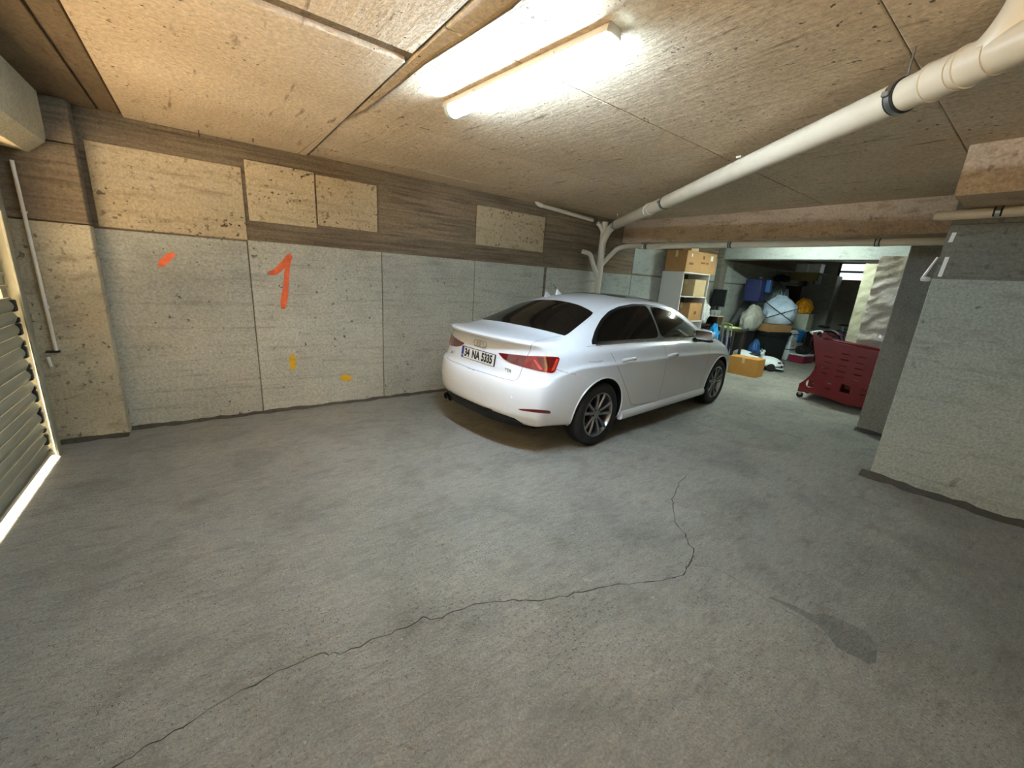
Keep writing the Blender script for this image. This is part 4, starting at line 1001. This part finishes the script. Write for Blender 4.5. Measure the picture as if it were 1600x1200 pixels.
bc = empty('container', (12.41, 3.98, .716)); tag(bc, 'beige lidded plastic container under the orange bag', 'container')
V = []; F = []; pr3 = [(-.19, 0), (.18, 0), (.2, .1), (.18, .28), (.12, .385), (-.19, .385)]
V = [(x, y, z) for y in (-.2, .2) for x, z in pr3]; n = 6; F = [(i, (i+1) % n, n+(i+1) % n, n+i) for i in range(n)]+[tuple(range(n))[::-1], tuple(range(n, 2*n))]
mk('container_body', V, F, M['beige'], bc); box('container_lid', (-.2, -.21, .3851), (.13, .21, .3899), M['wplastic'], bc)
sb = empty('storage_chest', (12.41, 3.98, 0)); tag(sb, 'grey storage chest underneath the beige container', 'chest'); box('trunk_body', (-.2, -.25, 0), (.2, .25, .68), M['darkbin'], sb, .02, 2); box('trunk_lid', (-.21, -.26, .68), (.21, .26, .715), M['greystrap'], sb, .008)
bx = empty('blue_tub', (11.95, 3.90, .401)); tag(bx, 'bright blue plastic tub beside the white drawers', 'tub')
V = []; F = []
for z, a in ((0, .15), (.02, .17), (.26, .20), (.30, .19), (.31, .12)): V += [(a*math.cos(t), a*math.sin(t), z) for t in [2*math.pi*k/20 for k in range(20)]]
for i in range(4):
    for k in range(20): F.append((20*i+k, 20*i+(k+1) % 20, 20*i+20+(k+1) % 20, 20*i+20+k))
F += [tuple(range(20))[::-1], tuple(range(80, 100))]; mk('tub_body', V, F, M['blue'], bx, True, 50); tube('tub_rim', arc((0, 0, .27), .2, 0, 2*math.pi*35/36, 35, 'xy'), .01, M['blue'], bx, 8, True)
cc_ = carton('plain pale carton under the bright blue tub', (11.95, 3.90, 0), (.34, .34, .396), 0, 'card_p', False)
dw = empty('drawer_unit', (11.75, 4.16, 0), R(-6)); dw.location = (11.47, 3.88, 0); tag(dw, 'white plastic drawer tower strapped with black bands', 'drawers')
box('drawer_frame', (-.15, -.14, 0), (.15, .14, .70), M['wplastic'], dw, .008); 
for k in range(3):
    d_ = box('drawer', (-.135, -.165, .03+.225*k), (.135, -.135, .235+.225*k), M['wplastic'], dw, .01, 2); box('drawer_handle', (-.05, -.18, .13+.225*k), (.05, -.165, .15+.225*k), M['greystrap'], d_, .003)
for z in (.255, .62): box('band', (-.156, -.172, z), (.156, .146, z+.02), M['strap'], dw)
lathe('lid', [(0, .03), (.12, .03), (.17, .015), (.18, 0), (0, 0)], M['wplastic'], dw, 24).location = (0, 0, .70)
mc = empty('lidded_crate', (11.4, 3.46, 0), R(-8)); tag(mc, 'maroon plastic crate with a white lid on the floor', 'crate')
V = []; F = []
for z, a, b in ((0, .22, .14), (.02, .23, .15), (.18, .26, .17)): V += [(-a, -b, z), (a, -b, z), (a, b, z), (-a, b, z)]
for i in range(2):
    for k in range(4): F.append((4*i+k, 4*i+(k+1) % 4, 4*i+4+(k+1) % 4, 4*i+4+k))
F += [(3, 2, 1, 0), (8, 9, 10, 11)]; mk('crate_body', V, F, M['maroon'], mc); box('crate_lid', (-.28, -.19, .18), (.28, .19, .205), M['wplastic'], mc, .01, 2)
for x in (-.27, .25): box('crate_handle', (x, -.06, .12), (x+.02, .06, .16), M['maroon'], mc, .004)
sack('rubble_bag', 'dark cloth bundle lying on the lidded maroon crate', 'bundle', (11.4, 3.48, .206), (.18, .13, .10), 'strap', 45, .2, .8)
# --- wall shelf with two white boxes
ws_ = empty('wall_shelf', (12.3, 4.4, 1.9)); tag(ws_, 'olive board shelf high on the storage room wall', 'shelf')
box('shelf_front', (-.06, -.62, .02), (-.03, .05, .23), M['olive'], ws_, .004); box('shelf_board', (-.03, -.62, .19), (.42, .26, .23), M['olive'], ws_, .004)
for y in (-.55, .0): box('bracket', (-.03, y, -.05), (.4, y+.03, .19), M['wood'], ws_, .003)
for y, lb in ((-.18, 'white document box on the olive shelf, nearer the left wall'), (-.47, 'white document box on the olive shelf, farther from the left wall')):
    b = box('document_box', (-.13, -.12, 0), (.15, .12, .21), M['wplastic'], None, .006); b.location = (12.43, 4.4+y, 2.131); tag(b, lb, 'box'); box('box_lid', (-.135, -.125, .17), (.155, .125, .215), M['wplastic'], b, .003)
lk = empty('wooden_cabinet', (12.75, 4.30, 0)); tag(lk, 'dark brown wooden cabinet under the olive shelf', 'cabinet'); box('cabinet_body', (0, -.05, 0), (.5, .36, 1.80), M['wood'], lk, .006); box('cabinet_door', (-.012, -.04, .05), (0, .15, 1.76), M['wood'], lk, .003); box('cabinet_door', (-.012, .16, .05), (0, .35, 1.76), M['wood'], lk, .003)

# --- bicycles
def bike(label, loc, rz, mat, r=.30, tilt=0):
    o = empty('bicycle', loc, rz); o.rotation_euler = (tilt, 0, rz); tag(o, label, 'bicycle', None)
    for x in (-.48, .48):
        w_ = tube('wheel', [(r*math.cos(a), 0, r*math.sin(a)) for a in [2*math.pi*k/36 for k in range(36)]], .02, M['rubber'], o, 8, True); w_.location = (x, 0, r+.02)
        tube('rim', [((r-.03)*math.cos(a), 0, (r-.03)*math.sin(a)) for a in [2*math.pi*k/36 for k in range(36)]], .009, M['steel'], w_, 6, True)
        tubes('spokes', [([(0, 0, 0), ((r-.03)*math.cos(a), 0, (r-.03)*math.sin(a))], .0018) for a in [2*math.pi*k/16 for k in range(16)]], M['steel'], w_, 4)
        tube('hub', [(0, -.04, 0), (0, .04, 0)], .02, M['steel'], w_, 10)
    z = r+.02; bb_, st_, ht, hb = (-.05, 0, z-.02), (-.18, 0, z+.34), (.33, 0, z+.36), (.37, 0, z+.24)
    for a, b, rr in ((bb_, st_, .016), (st_, ht, .016), (bb_, hb, .02), (ht, hb, .02), (bb_, (-.48, .03, z), .011), (bb_, (-.48, -.03, z), .011), (st_, (-.48, .03, z), .010), (st_, (-.48, -.03, z), .010), (hb, (.48, .04, z), .013), (hb, (.48, -.04, z), .013)):
        tube('frame_tube', [a, b], rr, M[mat], o, 10)
    tube('seat_post', [st_, (-.21, 0, z+.5)], .013, M['steel'], o, 8)
    bm = bmesh.new(); bmesh.ops.create_uvsphere(bm, u_segments=18, v_segments=10, radius=1)
    for v in bm.verts: v.co = (v.co.x*.14, v.co.y*(.085 if v.co.x < 0 else .085-.06*v.co.x), v.co.z*.035)
    frombm('saddle', bm, M['blackp'], o, True).location = (-.2, 0, z+.53)
    tube('handlebar', [(.22, -.28, z+.5), (.3, -.18, z+.5), (.31, 0, z+.47), (.3, .18, z+.5), (.22, .28, z+.5)], .012, M['steel'], o, 8); tube('stem', [ht, (.31, 0, z+.47)], .014, M['blackp'], o, 8)
    for y in (-.28, .28): tube('grip', [(.24, y*.93, z+.5), (.16, y*1.05, z+.5)], .017, M['rubber'], o, 8)
    lathe('chainring', [(0, -.004), (.08, -.004), (.08, .004), (0, .004)], M['blackp'], o, 20, 'Y').location = (bb_[0], -.05, bb_[2])
    for s_ in (-1, 1): tube('crank', [(bb_[0], s_*.06, bb_[2]), (bb_[0]+s_*.08, s_*.07, bb_[2]-s_*.13)], .010, M['steel'], o, 6); box('pedal', (bb_[0]+s_*.08-.04, s_*.12-.04, bb_[2]-s_*.13-.01), (bb_[0]+s_*.08+.04, s_*.12+.04, bb_[2]-s_*.13+.01), M['blackp'], o, .003)
    tube('mudguard', arc((-.48, 0, z), r+.04, R(20), R(170), 14, 'xz'), .012, M['wplastic'], o, 8)
    return o
bike('purple-framed bicycle in front of the dark opening below the window', (13.72, 3.2, 0), R(-90), 'bikepurple', .32)
bike('red-framed bicycle with a pale mudguard behind the trolley', (13.0, 3.42, 0), R(-90), 'bikered', .26)
for i, (x, y, rr, lb) in enumerate([(12.3, 3.35, .10, 'grey cloth bundle on the floor beside the maroon crate'), (11.95, 3.3, .08, 'pale shoe-sized bundle on the floor near the bicycle')]): sack('cloth_bundle', lb, 'bundle', (x, y, 0), (rr*1.4, rr, rr*.8), 'sack', 50+i, .25, .8)

# --- wrapped panels
wpn = empty('wrapped_board', (8.02, 1.70, 0)); tag(wpn, 'tall board wrapped in creased clear film beside the plaster column', 'board')
def crumple(name, lo, hi, mat, parent, seed, amp=.02, nx=18, nz=60):
    V = []; F = []
    for i in range(nx+1):
        for k in range(nz+1):
            y = lo[1]+(hi[1]-lo[1])*i/nx; z = lo[2]+(hi[2]-lo[2])*k/nz
            V.append((lo[0]-amp*(1+noise.fractal(Vector((y*4+seed, z*9+y*4, seed)), .8, 2, 5)), y, z))
    for i in range(nx):
        for k in range(nz): a = i*(nz+1)+k; F.append((a, a+1, a+nz+2, a+nz+1))
    return mk(name, V, F, mat, parent, True)
box('panel_core', (0, -.45, 0), (.3, .07, 2.17), M['card_d'], wpn, .006)
crumple('film_wrap', (-.003, -.40, .62), (0, .075, 2.18), M['sheet'], wpn, 2); box('film_edge', (-.005, .071, .0), (.3, .076, 2.18), M['sheet'], wpn)
w2 = empty('wrapped_board', (8.42, 1.88, 0)); tag(w2, 'greenish film-wrapped board standing behind the creased one', 'board')
box('panel_core', (0, -.25, 0), (.2, .13, 2.1), M['card_p'], w2, .006); crumple('film_wrap', (-.003, -.25, .35), (0, .135, 2.1), M['board_g'], w2, 7, .01)

# --- shopping trolley
TRX = empty('shopping_trolley', (7.32, 2.16, 0), R(-86)); tag(TRX, 'red plastic supermarket trolley standing by the plaster column', 'shopping trolley')
# local x runs along the trolley (0 = handle end), y across, z up
def plate_with_holes(name, outer, holes, th, mat, parent, y):
    cu = bpy.data.curves.new(name, 'CURVE'); cu.dimensions = '2D'; cu.fill_mode = 'BOTH'; cu.extrude = th/2; cu.bevel_depth = .003
    for pl_ in [outer]+holes:
        s_ = cu.splines.new('POLY'); s_.points.add(len(pl_)-1); s_.use_cyclic_u = True
        for p_, (a, b) in zip(s_.points, pl_): p_.co = (a, b, 0, 1)
    to = bpy.data.objects.new(name, cu); COL.objects.link(to); m_ = evalmesh(to); bpy.data.objects.remove(to)
    m_.materials.clear(); m_.materials.append(mat)
    o = link(bpy.data.objects.new(name, m_), parent); o.rotation_euler = (R(90), 0, 0); o.location = (0, y, 0); return o
outer = [(.0, .10), (.0, .22), (.05, .28), (.10, .36), (.135, .46), (.14, .56), (.10, .70), (.055, .84), (.02, .97), (.03, 1.01), (.10, .96), (.16, .93), (.45, .90), (.80, .86), (1.02, .80), (1.02, .62), (.98, .30), (.97, .12), (.86, .06), (.60, .05), (.40, .09), (.2, .11)]
holes = []
def slot(cx, cz, w_, h_): holes.append([(cx-w_, cz-h_*.6), (cx+w_, cz-h_), (cx+w_, cz+h_*.6), (cx-w_, cz+h_)])
for r_ in range(5):
    for c_ in range(4):
        if (r_, c_) in ((0, 0),): continue
        slot(.27+.19*c_, .78-.085*r_-.012*c_, .05, .013)
for r_ in range(2):
    for c_ in range(2): slot(.36+.42*c_, .31-.08*r_, .04, .013)
holes.append([(.13+.055*math.cos(a), .25+.065*math.sin(a)) for a in [math.pi*.5+math.pi*k/8 for k in range(9)]]+[(.175, .19), (.175, .30)])
holes.append([(.50, .22), (.62, .21), (.62, .33), (.50, .34)])
plate_with_holes('side_panel', outer, holes, .012, M['redp'], TRX, -.008)
far = [h for h in holes[:-2]]+[[(.05, .16), (.30, .15), (.30, .33), (.12, .33)], [(.46, .18), (.72, .18), (.72, .36), (.46, .36)]]
plate_with_holes('side_panel', outer, far, .012, M['redp'], TRX, .512)
V = [(.14, 0, .42), (.14, .5, .42), (.97, .5, .34), (.97, 0, .34)]
box('basket_floor', (.12, .0, .40), (.98, .5, .415), M['redp'], TRX, .004); box('base_tray', (.06, .0, .10), (.95, .5, .115), M['redp'], TRX, .004)
for k in range(6): box('front_rib', (.985, .01, .36+.075*k), (1.005, .49, .40+.075*k), M['redp'], TRX, .005)
for k in range(5): box('front_bar', (.985, .02+.11*k, .34), (1.0, .05+.11*k, .80), M['redp'], TRX, .004)
M['redtrans'] = plain('smoky_red_flap', (92, 40, 48), .3, alpha=.75)
box('rear_flap', (.09, .0, .60), (.10, .5, .93), M['redtrans'], TRX, .003)
tube('handle', [(.015, -.02, 1.0), (-.02, -.02, 1.02), (-.03, .25, 1.02), (-.02, .52, 1.02), (.015, .52, 1.0)], .014, M['wplastic'], TRX, 10)
for y in (0, .48): box('top_rail', (.10, y, .90), (1.0, y+.02, .92), M['redp'], TRX, .004).rotation_euler = (0, R(4), 0)
for x in (.03, .88):
    for y in (.02, .46):
        c_ = empty('caster'); c_.parent = TRX; c_.location = (x, y, 0)
        lathe('caster_wheel', [(.008, -.014), (.04, -.015), (.045, -.01), (.045, .01), (.04, .015), (.008, .014)], M['rubber'], c_, 18, 'Y').location = (0, 0, .045)
        box('caster_fork', (-.02, -.02, .05), (.02, .02, .115), M['steel'], c_, .004)
